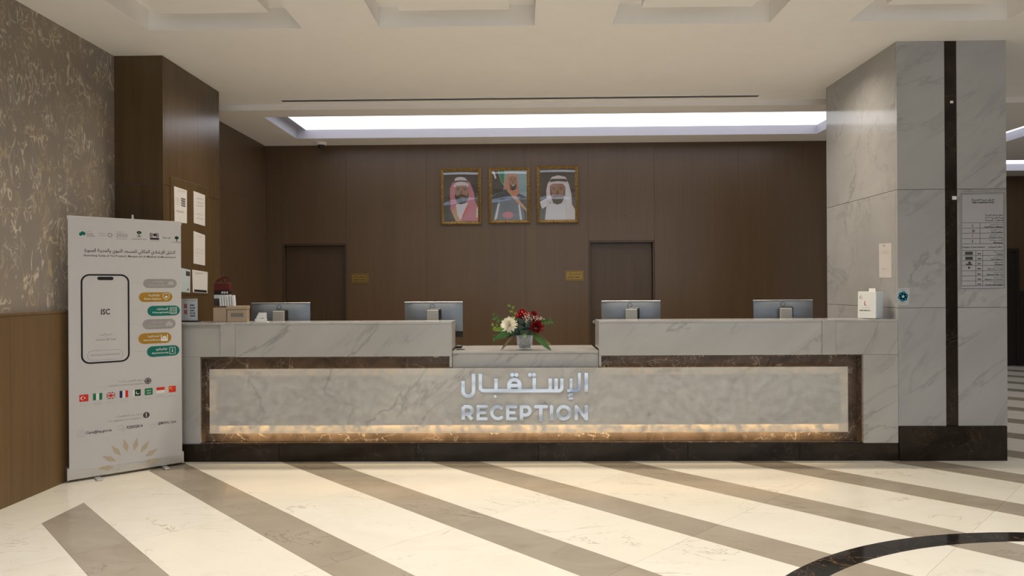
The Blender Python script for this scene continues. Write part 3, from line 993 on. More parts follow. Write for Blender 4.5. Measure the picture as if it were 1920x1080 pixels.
ztop = PB.px(240, 410)[1]
bbox_on('base_cassette', -.005, BW + .005, -.002, .062, .018, .105, M['alu'], .008)
for u in (-.005, BW - .003):
    bbox_on('end_cap', u - .002, u + .010, -.006, .066, .016, .110, M['alu'], .003)
for u in (.19, BW - .14):
    bbox_on('foot', u - .02, u + .02, -.095, .07, .0012, .014, M['alu'], .004)
    bbox_on('foot_stem', u - .012, u + .012, .02, .06, .012, .022, M['black'])
bbox_on('top_rail', 0, BW, -.004, .016, ztop - .03, ztop, M['alu'], .004)
cyl('pole', PB.at(.45, .1, -.03), PB.at(.45, ztop + .01, -.03), .010, M['alu'], ban, seg=10)
cyl('pole_tip', PB.at(.45, ztop - .005, -.03), PB.at(.45, ztop + .035, -.03), .008, M['alu'], ban, seg=10)
# printed sheet, gently bowed
SH = .0
nu = 16
vv, ff = [], []
for j in range(2):
    for i in range(nu + 1):
        u = .006 + (BW - .012) * i / nu
        vv.append(PB.at(u, .085 if j == 0 else ztop - .004, .0045))
for i in range(nu):
    ff.append((i, i + 1, i + nu + 2, i + nu + 1))
sheet = put('printed_sheet', mesh(vv, ff, True), M['banner'], ban)
SO = .0052


def PR(off=0): return Print(PB, SO + off * .0004)


def pill(x0, y0, x1, y1, mat, a, e, icon):
    """pill button: bounds in photo pixels"""
    u0, v0 = PB.px(x0, (y0 + y1) / 2); u1, v1 = PB.px(x1, (y0 + y1) / 2)
    h = PB.px(x0, y0)[1] - PB.px(x0, y1)[1]; r = h / 2; vc = (v0 + v1) / 2
    p = PR()
    pts = [(u1 - r + r * math.cos(t), vc + r * math.sin(t)) for t in [math.pi * (-.5 + i / 10) for i in range(11)]] + \
          [(u0 + r + r * math.cos(t), vc + r * math.sin(t)) for t in [math.pi * (.5 + i / 10) for i in range(11)]]
    p.poly(pts)
    p.build('pill_button', M[mat], sheet)
    tx = PR(1); L = u1 - u0
    tx.text(ar(a), u0 + L * .28, vc + h * .04, u0 + L * .62, vc + h * .32, .02)
    tx.text(e, u0 + L * .16, vc - h * .28, u0 + L * .66, vc - h * .08, .01)
    ci = u1 - r * 1.25; s = r * .62
    if icon == 'shield':
        tx.line([(ci - s, vc + s), (ci, vc + s * 1.2), (ci + s, vc + s), (ci + s * .9, vc - s * .3), (ci, vc - s * 1.1), (ci - s * .9, vc - s * .3)], .003, True)
        tx.ell(ci, vc, s * .4)
    elif icon == 'grid':
        tx.line([(ci - s, vc - s), (ci + s, vc - s), (ci + s, vc + s), (ci - s, vc + s)], .003, True)
        for i in range(3):
            for j in range(3):
                tx.rect(ci - s * .7 + i * s * .55, vc - s * .7 + j * s * .55, ci - s * .4 + i * s * .55, vc - s * .45 + j * s * .55)
    elif icon == 'mosque':
        tx.rect(ci - s, vc - s, ci + s, vc - s * .2); tx.ell(ci, vc - s * .1, s * .6, s * .7, 12, 0, math.pi)
        tx.rect(ci - s, vc - s * .2, ci - s * .75, vc + s); tx.rect(ci + s * .75, vc - s * .2, ci + s, vc + s)
    elif icon == 'bus':
        tx.rect(ci - s * 1.1, vc - s * .5, ci + s * 1.1, vc + s * .3); tx.ell(ci - s * .5, vc - s * .6, s * .3); tx.ell(ci + s * .5, vc - s * .6, s * .3)
        tx.ell(ci, vc + s * .2, s * .7, s * .6, 12, 0, math.pi)
    elif icon == 'info':
        tx.line([(ci - s * .8, vc - s), (ci + s * .8, vc - s), (ci + s * .8, vc + s), (ci - s * .8, vc + s)], .003, True)
        tx.rect(ci - s * .12, vc - s * .5, ci + s * .12, vc + s * .1); tx.ell(ci, vc + s * .45, s * .16)
    else:
        tx.ell(ci, vc - s * .1, s, s * .9, 14, 0, math.pi); tx.rect(ci - s * 1.1, vc - s * .5, ci + s * 1.1, vc - s * .15)
    tx.build('lettering', M['i_white'] if mat != 'i_grey' else M['i_pale'], sheet)


pill(268, 523, 331, 540, 'i_grey', 'مواقع الحرم', 'Enrichment Sites', 'dome')
pill(260, 548, 323, 566, 'i_gold', 'مراكز الشرطة', 'Police Stations', 'shield')
pill(276, 573, 337, 592, 'i_teal', 'المستشفيات', 'Hospitals', 'grid')
pill(267, 598, 329, 617, 'i_grey', 'المواقف والنقل', 'Transportation', 'bus')
pill(259, 624, 321, 644, 'i_gold', 'المساجد التاريخية', 'Historical Mosques', 'mosque')
pill(275, 648, 336, 668, 'i_teal', 'خارطة المدينة المنورة', 'Madinah Enrichment Map', 'info')
ln = PR()
for (x0, y0, x1, y1) in ((244, 529, 266, 532), (244, 582, 274, 583), (244, 607, 266, 608), (244, 660, 274, 659)):
    ln.line([PB.px(x0, y0), PB.px(x1, y1)], .0015)
ln.build('connector_lines', M['i_pale'], sheet)


def rrect(u0, v0, u1, v1, r, n=6):
    pts = []
    for cx, cy, a in ((u1 - r, v1 - r, 0), (u0 + r, v1 - r, 90), (u0 + r, v0 + r, 180), (u1 - r, v0 + r, 270)):
        pts += [(cx + r * math.cos(math.radians(a + 90 * i / n)), cy + r * math.sin(math.radians(a + 90 * i / n))) for i in range(n + 1)]
    return pts


u0, _ = PB.px(153, 597); u1, _ = PB.px(241, 597)
v1 = (PB.px(153, 514)[1] + PB.px(241, 517)[1]) / 2; v0 = (PB.px(153, 682)[1] + PB.px(241, 676)[1]) / 2
PR().line(rrect(u0, v0, u1, v1, .055), .0125, True).build('phone_outline', M['i_black'], sheet)
um = (u0 + u1) / 2
nt = PR()
nt.poly(rrect(um - .055, v1 - .040, um + .055, v1 - .014, .0125))
nt.build('phone_notch', M['i_black'], sheet)
tx = PR()
tx.ptext('ISC', 189, 206, 579, 590, .03)
tx.build('lettering', M['i_dark'], sheet)
tx = PR()
tx.ptext(ar('امسح الرمز'), 187, 210, 625, 630, .01)
tx.ptext('Scan this QR Code', 179, 217, 634, 639, .01)
tx.ptext('www.haj.gov.sa/MOHU-guide', 169, 225, 663, 667)
q0, w0 = PB.px(164, 674); q1, w1 = PB.px(230, 657)
tx.line(rrect(q0, (w0 + w1) / 2 - .037, q1, (w0 + w1) / 2 + .037, .034), .0025, True)
tx.build('lettering', M['i_grey'], sheet)
# heading
tx = PR()
tx.ptext(ar('الدليل الإرشادي المكاني للمسجد النبوي والمدينة المنورة'), 158, 328, 467.5, 477.5, .015)
tx.build('lettering', M['i_dark'], sheet)
tx = PR()
tx.ptext("Illustrating Guide of The Prophet's Mosque and Al-Madinah Al-Munawwarah", 157, 329, 478.5, 483.5, .008)
tx.build('lettering', M['i_dark'], sheet)
# row of logos along the top
lg = PR()
for i, (x, y) in enumerate(((151, 439), (154, 437), (157, 438))):
    c = PB.px(x, y); lg.ell(c[0], c[1], .011, .014, 8)
lg.build('logo', M['i_teal'], sheet)
lg = PR()
lg.ptext('HAJJ', 162, 170, 433, 435); lg.ptext('PILGRIM', 162, 174, 437, 440, .02); lg.ptext('PROGRAM', 162, 177, 441, 444, .02)
lg.build('logo', M['i_grey'], sheet)
lg = PR()
lg.ptext('GUESTS SERVICE', 184, 199, 437, 439); lg.ptext('PROGRAM', 187, 199, 441, 443)
c = PB.px(206, 441); lg.ring(c[0], c[1], .014, .006, 14)
lg.ptext('2030', 217, 239, 438, 445, .01); lg.ptext('VISION', 218, 231, 434, 436); lg.ptext('KINGDOM OF SAUDI ARABIA', 218, 238, 447, 449)
lg.build('logo', M['i_grey'], sheet)
lg = PR()                                                       # palm over crossed swords
c = PB.px(260.5, 437)
for a in range(-80, 261, 34):
    t = math.radians(a); lg.ell(c[0] + .011 * math.cos(t), c[1] + .004 + .007 * math.sin(t), .007, .005, 8)
lg.rect(c[0] - .002, c[1] - .026, c[0] + .002, c[1])
for s in (-1, 1):
    lg.line([(c[0] - s * .017, c[1] - .018), (c[0], c[1] - .027), (c[0] + s * .015, c[1] - .036)], .003)
lg.ptext(ar('وزارة الحج والعمرة'), 247, 274, 447, 450, .01)
lg.build('logo', M['i_dgreen'], sheet)
lg = PR()                                                       # framed calligraphic emblem
a, b = PB.px(281, 450), PB.px(298, 437)
w = b[0] - a[0]; h = b[1] - a[1]
for i in range(6):
    if i not in (2, 3):
        lg.rect(a[0] + w * i / 6, a[1] + h * .35, a[0] + w * (i + .5) / 6, b[1] - h * .04 * (i % 2))
lg.ell(a[0] + w * .5, a[1] + h * .72, w * .17); lg.rect(a[0], a[1] + h * .06, b[0], a[1] + h * .30)
lg.ptext(ar('المدينة المنورة'), 281, 298, 451, 453)
lg.build('logo', M['i_black'], sheet)
lg = PR()
lg.ptext(ar('ابن سينا'), 305, 319, 443, 448, .01)
c = PB.px(331, 446); lg.ell(c[0], c[1], .016, .013, 12); lg.rect(c[0] - .003, c[1] - .03, c[0] + .003, c[1])
lg.ptext(ar('محافظة المدينة'), 322, 340, 453, 456)
lg.build('logo', M['i_dgreen'], sheet)
# languages block
tx = PR()
tx.ptext(ar('متوفر باللغات التالية'), 223, 269, 711.5, 716.5, .005)
tx.ptext('Available in following languages', 203, 269, 719.5, 723.5)
tx.ptext(ar('لمزيد من المعلومات'), 217, 266, 776, 781, .005)
tx.ptext('For suggestions or complaints', 203, 265, 785, 789)
tx.build('lettering', M['i_grey'], sheet)
tx = PR()
c = PB.px(277, 714)
for r in (.023, .014, .006): tx.ring(c[0], c[1], r, .005, 18)
tx.line([(c[0] - .02, c[1]), (c[0] + .02, c[1])], .003); tx.line([(c[0], c[1] - .02), (c[0], c[1] + .02)], .003)
tx.build('globe_icon', M['i_dark'], sheet)
c = PB.px(274, 778)
PR().ell(c[0], c[1], .024).build('help_icon', M['i_dark'], sheet)
PR(1).rect(c[0] - .003, c[1] - .006, c[0] + .003, c[1] + .016).ell(c[0], c[1] - .013, .004, None, 8).build('help_mark', M['i_white'], sheet)
tx = PR()
tx.ptext('Care@haj.gov.sa', 161, 209, 806, 812.5, .02)
tx.ptext('920002814', 237, 267, 796.8, 802.5, .02)
tx.ptext('@MOHU_Care', 296, 330, 789, 795.5, .02)
tx.build('lettering', M['i_dark'], sheet)
tx = PR()
c = PB.px(152, 814)
tx.line([(c[0] - .024, c[1] - .02), (c[0] + .024, c[1] - .02), (c[0] + .024, c[1] + .015), (c[0], c[1] + .03), (c[0] - .024, c[1] + .015)], .003, True)
tx.ring(c[0], c[1], .011, .003, 12)
c = PB.px(228, 803); tx.ring(c[0] - .008, c[1] + .006, .020, .003, 14); tx.ring(c[0] + .013, c[1] - .012, .012, .003, 10)
c = PB.px(288, 797); tx.line([(c[0] - .02, c[1] + .01), (c[0], c[1]), (c[0] + .012, c[1] + .016), (c[0] + .022, c[1] + .012), (c[0] + .01, c[1] - .016), (c[0] - .022, c[1] - .016)], .003, True)
tx.build('contact_icons', M['i_pale'], sheet)


def flag(x0, x1, y0, y1, kind, cap):
    ul, vt = PB.px(x0, y0); ur, vb = PB.px(x1, y1)
    w, h = ur - ul, vt - vb

    def R(p, a, b, c, d): return p.rect(ul + w * a, vb + h * b, ul + w * c, vb + h * d)
    base = {'tr': 'i_red', 'ng': 'i_white', 'uk': 'i_navy', 'fr': 'i_white', 'pk': 'i_dgreen', 'sa': 'i_green', 'id': 'i_white', 'cn': 'i_red'}[kind]
    f = put('flag', R(PR(), 0, 0, 1, 1).mesh_() if False else mesh(R(PR(), 0, 0, 1, 1).v, [(0, 1, 2, 3)]), M[base], sheet)
    if kind == 'tr':
        PR(1).ell(ul + w * .36, vb + h * .5, h * .27).build('flag_mark', M['i_white'], sheet)
        PR(2).ell(ul + w * .42, vb + h * .5, h * .21).build('flag_mark', M['i_red'], sheet)
        PR(3).ell(ul + w * .60, vb + h * .5, h * .11, None, 5).build('flag_mark', M['i_white'], sheet)
    if kind == 'ng':
        p = PR(1); R(p, 0, 0, .33, 1); R(p, .67, 0, 1, 1); p.build('flag_band', M['i_green'], sheet)
    if kind == 'fr':
        R(PR(1), 0, 0, .33, 1).build('flag_band', M['i_navy'], sheet); R(PR(1), .67, 0, 1, 1).build('flag_band', M['i_red'], sheet)
    if kind == 'uk':
        p = PR(1)
        p.line([(ul, vb), (ur, vt)], h * .2); p.line([(ul, vt), (ur, vb)], h * .2); R(p, .38, 0, .62, 1); R(p, 0, .34, 1, .66)
        p.build('flag_band', M['i_white'], sheet)
        p = PR(2); R(p, .44, 0, .56, 1); R(p, 0, .41, 1, .59); p.line([(ul, vb), (ur, vt)], h * .07); p.line([(ul, vt), (ur, vb)], h * .07)
        p.build('flag_band', M['i_red'], sheet)
    if kind == 'pk':
        R(PR(1), 0, 0, .26, 1).build('flag_band', M['i_white'], sheet)
        PR(1).ell(ul + w * .63, vb + h * .5, h * .26).build('flag_mark', M['i_white'], sheet)
        PR(2).ell(ul + w * .68, vb + h * .57, h * .22).build('flag_mark', M['i_dgreen'], sheet)
    if kind == 'sa':
        p = PR(1)
        p.text(ar('لا إله إلا الله'), ul + w * .2, vb + h * .48, ul + w * .8, vb + h * .78, .02)
        R(p, .25, .24, .78, .32)
        p.build('flag_mark', M['i_white'], sheet)
    if kind == 'id':
        R(PR(1), 0, .5, 1, 1).build('flag_band', M['i_red'], sheet)
    if kind == 'cn':
        p = PR(1); p.ell(ul + w * .22, vb + h * .68, h * .14, None, 5)
        for (a, b) in ((.42, .86), (.5, .7), (.5, .52), (.42, .38)): p.ell(ul + w * a, vb + h * b, h * .05, None, 5)
        p.build('flag_mark', M['i_yellow'], sheet)
    cp = PR(); cp.text(cap, ul, vb - h * .62, ur, vb - h * .38); cp.build('lettering', M['i_pale'], sheet)


for a in ((148.5, 165.5, 740.5, 752, 'tr', 'Turkce'), (174, 191.5, 738, 749, 'ng', 'Hausa'), (199.5, 215.5, 736, 747, 'uk', 'English'),
          (224, 240, 733, 744.5, 'fr', 'Francais'), (248.5, 263.5, 731, 741.5, 'pk', 'Urdu'), (271, 286, 728.5, 739.5, 'sa', 'Arabic'),
          (293, 308.5, 726.5, 736, 'id', 'Indonesia'), (316, 329.5, 724, 734.5, 'cn', 'Chinese')):
    flag(*a)
# sand coloured sunburst of lozenges at the foot
c0 = PB.px(245, 873)
p, q = PR(), PR()
for i in range(8):
    t = math.radians(180 - (i + .15) * 180 / 7.3)
    for (r0, r1, wd, tgt) in ((.115, .225, .020, p), (.075, .105, .008, q)):
        tt = t + (math.radians(12) if tgt is q else 0)
        d = Vector((math.cos(tt), math.sin(tt))); nn = Vector((-d.y, d.x)); m = r0 + (r1 - r0) * .42
        tgt.poly([tuple(Vector(c0) + d * r0), tuple(Vector(c0) + d * m - nn * wd), tuple(Vector(c0) + d * r1), tuple(Vector(c0) + d * m + nn * wd)])
p.v = [Vector(v) for v in p.v]
p.build('sunburst', M['i_sand'], sheet); q.build('sunburst', M['i_sandlite'], sheet)

# ================================================================== NOTICES ON THE COLUMN
PCOL = Plane((XCOL + .006, 0, 0), (0, 1, 0), (0, 0, 1), (1, 0, 0))


def sheet_on(pl, name, label, cat, pts, mat, th=.0025, group=None, loc_off=0):
    """thin sheet from four photo corners (tl, tr, br, bl) on plane pl"""
    uv = [pl.px(*p) for p in pts]
    cu = sum(u for u, _ in uv) / 4; cv = min(v for _, v in uv)
    t = thing(name, label, cat, pl.at(cu, cv), group)
    a = [pl.at(u, v, .0005) for u, v in uv]; b = [pl.at(u, v, th) for u, v in uv]
    put('sheet', mesh(a + b, [(4, 5, 6, 7)[::-1], (0, 1, 5, 4), (1, 2, 6, 5), (2, 3, 7, 6), (3, 0, 4, 7)]), mat, t)
    return t, Print(pl, th + .0006)


t, p = sheet_on(PCOL, 'notice_sheet', 'white notice with bold lines, upper left on the wood column', 'notice', [(326, 349), (350, 357), (350, 419), (327, 416)], M['paper'])
p.ptext(ar('اعلان هام'), 333, 346, 356, 361)
for i in range(4): p.ptext(ar('رقم الخدمة'), 328, 337, 371 + i * 3.6, 373.6 + i * 3.6)
p.ptext('IMPORTANT', 331, 344, 395, 399)
p.build('lettering', M['i_grey'], t)
p = Print(PCOL, .0032)
for i in range(4): p.ptext('9200', 339, 347, 371.5 + i * 4.2, 375 + i * 4.2, .05)
p.build('lettering', M['i_black'], t)
t, p = sheet_on(PCOL, 'notice_sheet', 'white notice with four short lines, upper right on the wood column', 'notice', [(362.5, 358), (384, 366), (384, 424), (363, 418)], M['paper'])
for (y, a) in ((371, 'عزيزي'), (378, 'الضيف'), (384, 'الكريم'), (400, 'مرحبا بكم'), (408, 'شكرا لكم')): p.ptext(ar(a), 368, 380, y, y + 4, .02)
p.build('lettering', M['i_grey'], t)
t, p = sheet_on(PCOL, 'notice_sheet', 'white notice with faint text, second from the top in the right row', 'notice', [(362.5, 433), (384, 441), (384, 498), (362.5, 494)], M['paper'])
p.ptext('WELCOME', 370, 377, 442, 445); p.ptext(ar('تعليمات الاستقبال'), 365, 382, 466, 470); p.ptext(ar('مواعيد العمل'), 366, 380, 472, 476)
p.build('lettering', M['i_pale'], t)
t, p = sheet_on(PCOL, 'notice_sheet', 'wide white certificate with a black bar along its foot', 'notice', [(360, 505.5), (389, 510), (388.5, 550), (361, 548)], M['paper'])
p.ppoly([(363.5, 542.5), (387, 544.5), (387, 549), (363.5, 547)]); p.build('black_bar', M['i_black'], t)
p = Print(PCOL, .0032); p.ptext('CERTIFICATE', 366, 380, 511, 514); p.ptext(ar('شهادة'), 384, 387, 513, 515); p.build('lettering', M['i_grey'], t)
t, p = sheet_on(PCOL, 'notice_sheet', 'pale blue leaflet with a dark square, half hidden by the banner', 'notice', [(338, 502), (356.5, 506), (356, 549), (338, 547)], M['bluepaper'])
p.ppoly([(348, 508), (355.5, 509.5), (355.5, 518), (348, 517)]); p.ell(*PCOL.px(352, 543), .012); p.build('dark_square', M['i_dark'], t)
# acrylic sign standing on the counter
pa = onX(345, 603, -3.0); YS = YC + .2
PSS = Plane((0, YS, 0), (1, 0, 0), (0, 0, 1), (0, -1, 0))
a0, a1 = PSS.px(338, 603.5), PSS.px(370, 560)
zc = ZT
t = thing('counter_sign', 'small white sign in a clear stand on the left end of the counter', 'sign', ((a0[0] + a1[0]) / 2, YS, zc))
box('sign_card', a0[0], a1[0], YS, YS + .004, zc + .012, a1[1], M['card_side'], t)
box('stand_base', a0[0] - .004, a1[0] + .004, YS - .02, YS + .06, zc + .0003, zc + .012, M['black'], t, .002)
p = Print(PSS, .001)
for i, (w, y) in enumerate(((9, 571), (10, 576), (9, 581), (10, 586), (10, 591))): p.ptext(('CHECK', 'IN 16:00', 'CHECK', 'OUT 14:00', 'THANKS')[i], 356, 356 + w, y, y + 2.6, .06)
p.build('lettering', M['i_black'], t)
p = Print(PSS, .001)
for i in range(5): p.ell(*PSS.px(347 + i * 5, 563), .006, None, 8)
p.build('star_row', M['i_sand'], t)
p = Print(PSS, .0015)
for (x, y) in ((348, 574), (348, 585)): p.rect(*PSS.px(x - 3, y + 4), *PSS.px(x + 3, y - 4))
p.build('picture_block', M['i_rose'], t)

# ================================================================== NOTICES ON THE PILLAR
PPF = Plane((0, YC, 0), (1, 0, 0), (0, 0, 1), (0, -1, 0))
t, p = sheet_on(PPF, 'notice_board', 'tall framed table of hotel and emergency numbers on the marble pillar', 'notice', [(1799.5, 361), (1884, 359), (1884, 542), (1798.5, 543)],
                plain('notice_paper', (0.40, 0.40, 0.42), .35), .006)
fr = Print(PPF, .0066)
def pl_(p, x0, y0, x1, y1, w=.0028): p.line([PPF.px(x0, y0), PPF.px(x1, y1)], w)
for q in (((1801, 363), (1883, 361), (1882.5, 540), (1800.5, 541)), ((1803, 365), (1880.5, 363.5), (1880, 535), (1802.5, 536.5))):
    for i in range(4): pl_(fr, *q[i], *q[(i + 1) % 4], .0035 if q[0][0] < 1802 else .002)
for y in (418, 428, 437.5, 447.5, 457.5, 470, 479.5, 489, 498, 508, 517.5, 527, 536): pl_(fr, 1803, y, 1880, y - .6)
pl_(fr, 1836.5, 418, 1836.5, 457.5)
for x in (1828.5, 1841.5): pl_(fr, x, 470, x, 536)
fr.build('ruled_lines', M['i_dark'], t)
tx = Print(PPF, .0066)
tx.ptext(ar('فندق طيبة المدينة'), 1821, 1863, 373, 377, .03)
tx.ptext('TAIBA AL MADINAH HOTEL', 1821, 1863, 378, 381.5, .03)
for (y, a) in ((401.5, 'عنوان فندق المدينة'), (406.5, 'طيبة المدينة ٢٠٢٢'), (411.5, 'للحالات الطارئة')): tx.ptext(ar(a), 1846, 1880, y, y + 4, .02)
for (y, a, e, n) in ((419.5, 'عدد اتصال بالفندق', 'Hotel Phone In Madinah', '0'), (429.5, 'خدمة الغرف', 'Call Reception', '100'), (439, 'رقم الطوارئ', 'Emergency Number', '7'), (449, 'الصيانة', 'Maintenance', '8')):
    tx.ptext(ar(a), 1855, 1879, y + .3, y + 3.2, .01); tx.ptext(e, 1879 - len(e) * 1.55, 1879, y + 4.4, y + 7.4, .02)
    tx.ptext(n, 1821.5, 1821.5 + len(n) * 1.7, y + 1, y + 6.5, .02)
tx.ptext('Emergency Contact Numbers', 1803.5, 1846, 462, 465.5, .02); tx.ptext(ar('ارقام الطوارئ'), 1852, 1878, 461.5, 466, .02)
for (y, a, e, n) in ((471, 'الشرطة', 'Police', '999'), (480.5, 'الدفاع المدني', 'Civil Defence', '998'), (490, 'الاسعاف', 'Ambulance', '997'), (499, 'وزارة الحج', 'Ministry of Hajj', '8004'), (509, 'وزارة السياحة', 'National Water Co', '8001'), (518.5, 'السياحة', 'Ministry of Tourism', '930'), (528, 'حماية المستهلك', 'Tourist Information', '1900')):
    tx.ptext(ar(a), 1862, 1879, y + .3, y + 3.2, .01); tx.ptext(e, 1879 - len(e) * 1.75, 1879, y + 4.2, y + 7, .02)
    tx.ptext(n, 1831.5, 1838.5, y + 3.5, y + 6.5, .03)
tx.build('lettering', M['i_black'], t)
ic = Print(PPF, .0066)
ic.rect(*PPF.px(1808.5, 478), *PPF.px(1823, 472)); ic.rect(*PPF.px(1809, 487.5), *PPF.px(1823, 481.5)); ic.ell(*PPF.px(1816, 502), .009)
ic.rect(*PPF.px(1810, 497), *PPF.px(1822, 494.5)); ic.ell(*PPF.px(1817, 492.5), .012, .009)
ic.build('emblem', M['i_dark'], t)
# QR notice on the pillar's left face (the code itself left out)
PPL = Plane((XP0, 0, 0), (0, -1, 0), (0, 0, 1), (-1, 0, 0))
t, p = sheet_on(PPL, 'notice_sheet', 'tall white sheet taped to the left face of the marble pillar', 'notice', [(1648.5, 457), (1672, 455.5), (1672, 521), (1649, 521)], plain('taped_sheet', (0.60, 0.565, 0.55), .5))
p.ptext('MENU', 1656, 1660, 459, 461.5, .03); p.ptext(ar('امسح الرمز للتقييم'), 1653, 1667, 470, 472); p.ptext('RATE OUR SERVICE', 1653, 1666, 474, 475.5)
p.ptext('THANK YOU', 1655, 1661, 503, 505)
p.build('lettering', M['i_grey'], t)
# sticker with blue rosette
t, p = sheet_on(PPF, 'sticker', 'clear square sticker with a blue flower emblem on the pillar front', 'sticker', [(1684, 540.5), (1705.5, 540), (1703.5, 572), (1682.5, 571.5)], plain('sticker_film', (0.47, 0.49, 0.52), .3), .0012)
c = PPF.px(1693, 556)
for i in range(6):
    a = math.radians(60 * i + 15); p.ell(c[0] + .024 * math.cos(a), c[1] + .024 * math.sin(a), .019, None, 12)
p.build('flower_emblem', M['i_blue'], t)
p = Print(PPF, .0026); p.ell(c[0], c[1], .011); p.build('flower_centre', M['bluepaper'], t)
p = Print(PPF, .0018); p.ptext(ar('صدقة'), 1689, 1698, 543, 545.5); p.ptext('TAX FREE', 1689, 1697, 566.5, 568.5); p.build('lettering', M['i_blue'], t)

# ================================================================== PORTRAITS AND BRASS PLATES
PW = Plane((0, YBACK - .022, 0), (1, 0, 0), (0, 0, 1), (0, -1, 0))


def portrait(label, q, shapes, bg):
    """q = outer frame corners tl,tr,br,bl in photo px, shapes in crop px (6x, origin 800,290)"""
    uv = [PW.px(*c) for c in q]
    u0 = (uv[0][0] + uv[3][0]) / 2; u1 = (uv[1][0] + uv[2][0]) / 2
    v1 = (uv[0][1] + uv[1][1]) / 2; v0 = (uv[2][1] + uv[3][1]) / 2
    t = thing('framed_portrait', label, 'portrait', ((u0 + u1) / 2, YBACK, v0), 'gilt framed portraits on the back wall')
    b = .042; y0, y1 = YBACK - .034, YBACK - .001
    bm = bmesh.new()
    prof = [(0, y1), (0, y0 + .006), (b * .35, y0), (b * .7, y0 + .008), (b, y0 + .012), (b, y1)]
    rings = []
    for (ins, yy) in prof:
        rings.append([bm.verts.new((x, yy, z)) for x, z in ((u0 + ins, v0 + ins), (u1 - ins, v0 + ins), (u1 - ins, v1 - ins), (u0 + ins, v1 - ins))])
    for k in range(len(rings) - 1):
        for i in range(4):
            j = (i + 1) % 4
            bm.faces.new((rings[k][i], rings[k][j], rings[k + 1][j], rings[k + 1][i]))
    put('frame', from_bm(bm), M['gilt'], t)
    a0, a1, c0, c1 = u0 + b, u1 - b, v0 + b, v1 - b
    pic = box('picture', a0, a1, YBACK - .020, YBACK - .002, c0, c1, M[bg], t)
    for k, (nm, mt, pts) in enumerate(shapes):
        uvp = [PW.px(800 + x / 6, 290 + y / 6) for x, y in pts]
        for (a, bb, c) in ((1, 0, a1 - .001), (-1, 0, -a0 - .001), (0, 1, c1 - .001), (0, -1, -c0 - .001)):
            uvp = clip(uvp, a, bb, c)
            if len(uvp) < 3: break
        if len(uvp) < 3: continue
        P = Print(PW, -.0015 + k * .00025); P.poly(uvp); P.build(nm, M[mt], pic)
    # loose clear film over the print, curling forward at its top and sagging in the middle
    n, m = 10, 26
    vs, fs = [], []
    for j in range(m + 1):
        for i in range(n + 1):
            s, r = i / n, j / m
            top = max(0.0, (r - .93) / .07)
            d = .0165 + .003 * math.sin(math.pi * s) * top + .0065 * math.exp(-((r - .44 - .05 * math.sin(3.2 * s + u0)) / .03) ** 2) * (1 + .5 * math.sin(5 * s))
            d -= .014 * top ** 2
            vs.append((a0 + (a1 - a0) * s, YBACK - .020 - d, c0 + (c1 - c0) * r))
    for j in range(m):
        for i in range(n):
            k = j * (n + 1) + i; fs.append((k, k + 1, k + n + 2, k + n + 1))
    put('film', mesh(vs, fs, True), M['film'], t)


def ov(cx, cy, rx, ry, n=20): return [(cx + rx * math.cos(2 * math.pi * i / n), cy + ry * math.sin(2 * math.pi * i / n)) for i in range(n)]


portrait('gilt framed portrait of a bearded man in a red checked headscarf', [(825, 316), (901, 315), (903, 420), (827, 422)], [
    ('cloak', 'i_black', [(190, 650), (270, 600), (340, 755), (190, 755)]),
    ('cloak_trim', 'i_trim', [(262, 600), (330, 560), (400, 755), (330, 755)]),
    ('robe', 'i_robe', [(330, 560), (470, 540), (430, 640), (395, 755), (345, 680)]),
    ('scarf', 'i_rose', [(262, 450), (262, 380), (290, 320), (330, 280), (385, 258), (440, 270), (490, 320), (530, 420), (545, 520), (590, 620), (590, 745), (380, 745), (430, 620), (470, 540), (330, 560), (300, 640), (270, 610)]),
    ('scarf_crown', 'i_scarf', ov(380, 282, 66, 32)),
    ('scarf_edge', 'i_scarf', [(300, 350), (330, 315), (430, 305), (475, 330), (470, 360), (400, 345), (320, 375)]),
    ('face', 'i_skin', [(318, 370), (335, 350), (440, 348), (470, 380), (472, 430), (450, 490), (400, 530), (350, 520), (322, 470)]),
    ('beard', 'i_beard', [(318, 440), (345, 470), (365, 452), (395, 444), (430, 455), (450, 470), (474, 430), (468, 500), (430, 545), (385, 560), (340, 540), (318, 490)]),
    ('mouth', 'i_skin2', ov(395, 480, 36, 14)),
    ('eyebrow', 'i_beard', [(328, 380), (372, 372), (372, 380), (330, 388)]), ('eyebrow', 'i_beard', [(400, 372), (450, 378), (450, 386), (400, 380)]),
    ('eye', 'i_beard', ov(352, 396, 13, 6, 10)), ('eye', 'i_beard', ov(428, 394, 13, 6, 10)), ('nose', 'i_skin2', [(384, 400), (396, 400), (405, 438), (376, 438)]),
    ('head_cord', 'i_beard', [(308, 300), (350, 290), (400, 288), (460, 296), (462, 312), (400, 302), (350, 304), (310, 316)]),
    ('scarf_fold', 'i_robe', [(560, 600), (590, 580), (592, 720), (560, 700)]), ('scarf_fold', 'i_red', [(400, 690), (460, 570), (470, 575), (415, 700)]),
], 'i_beard')
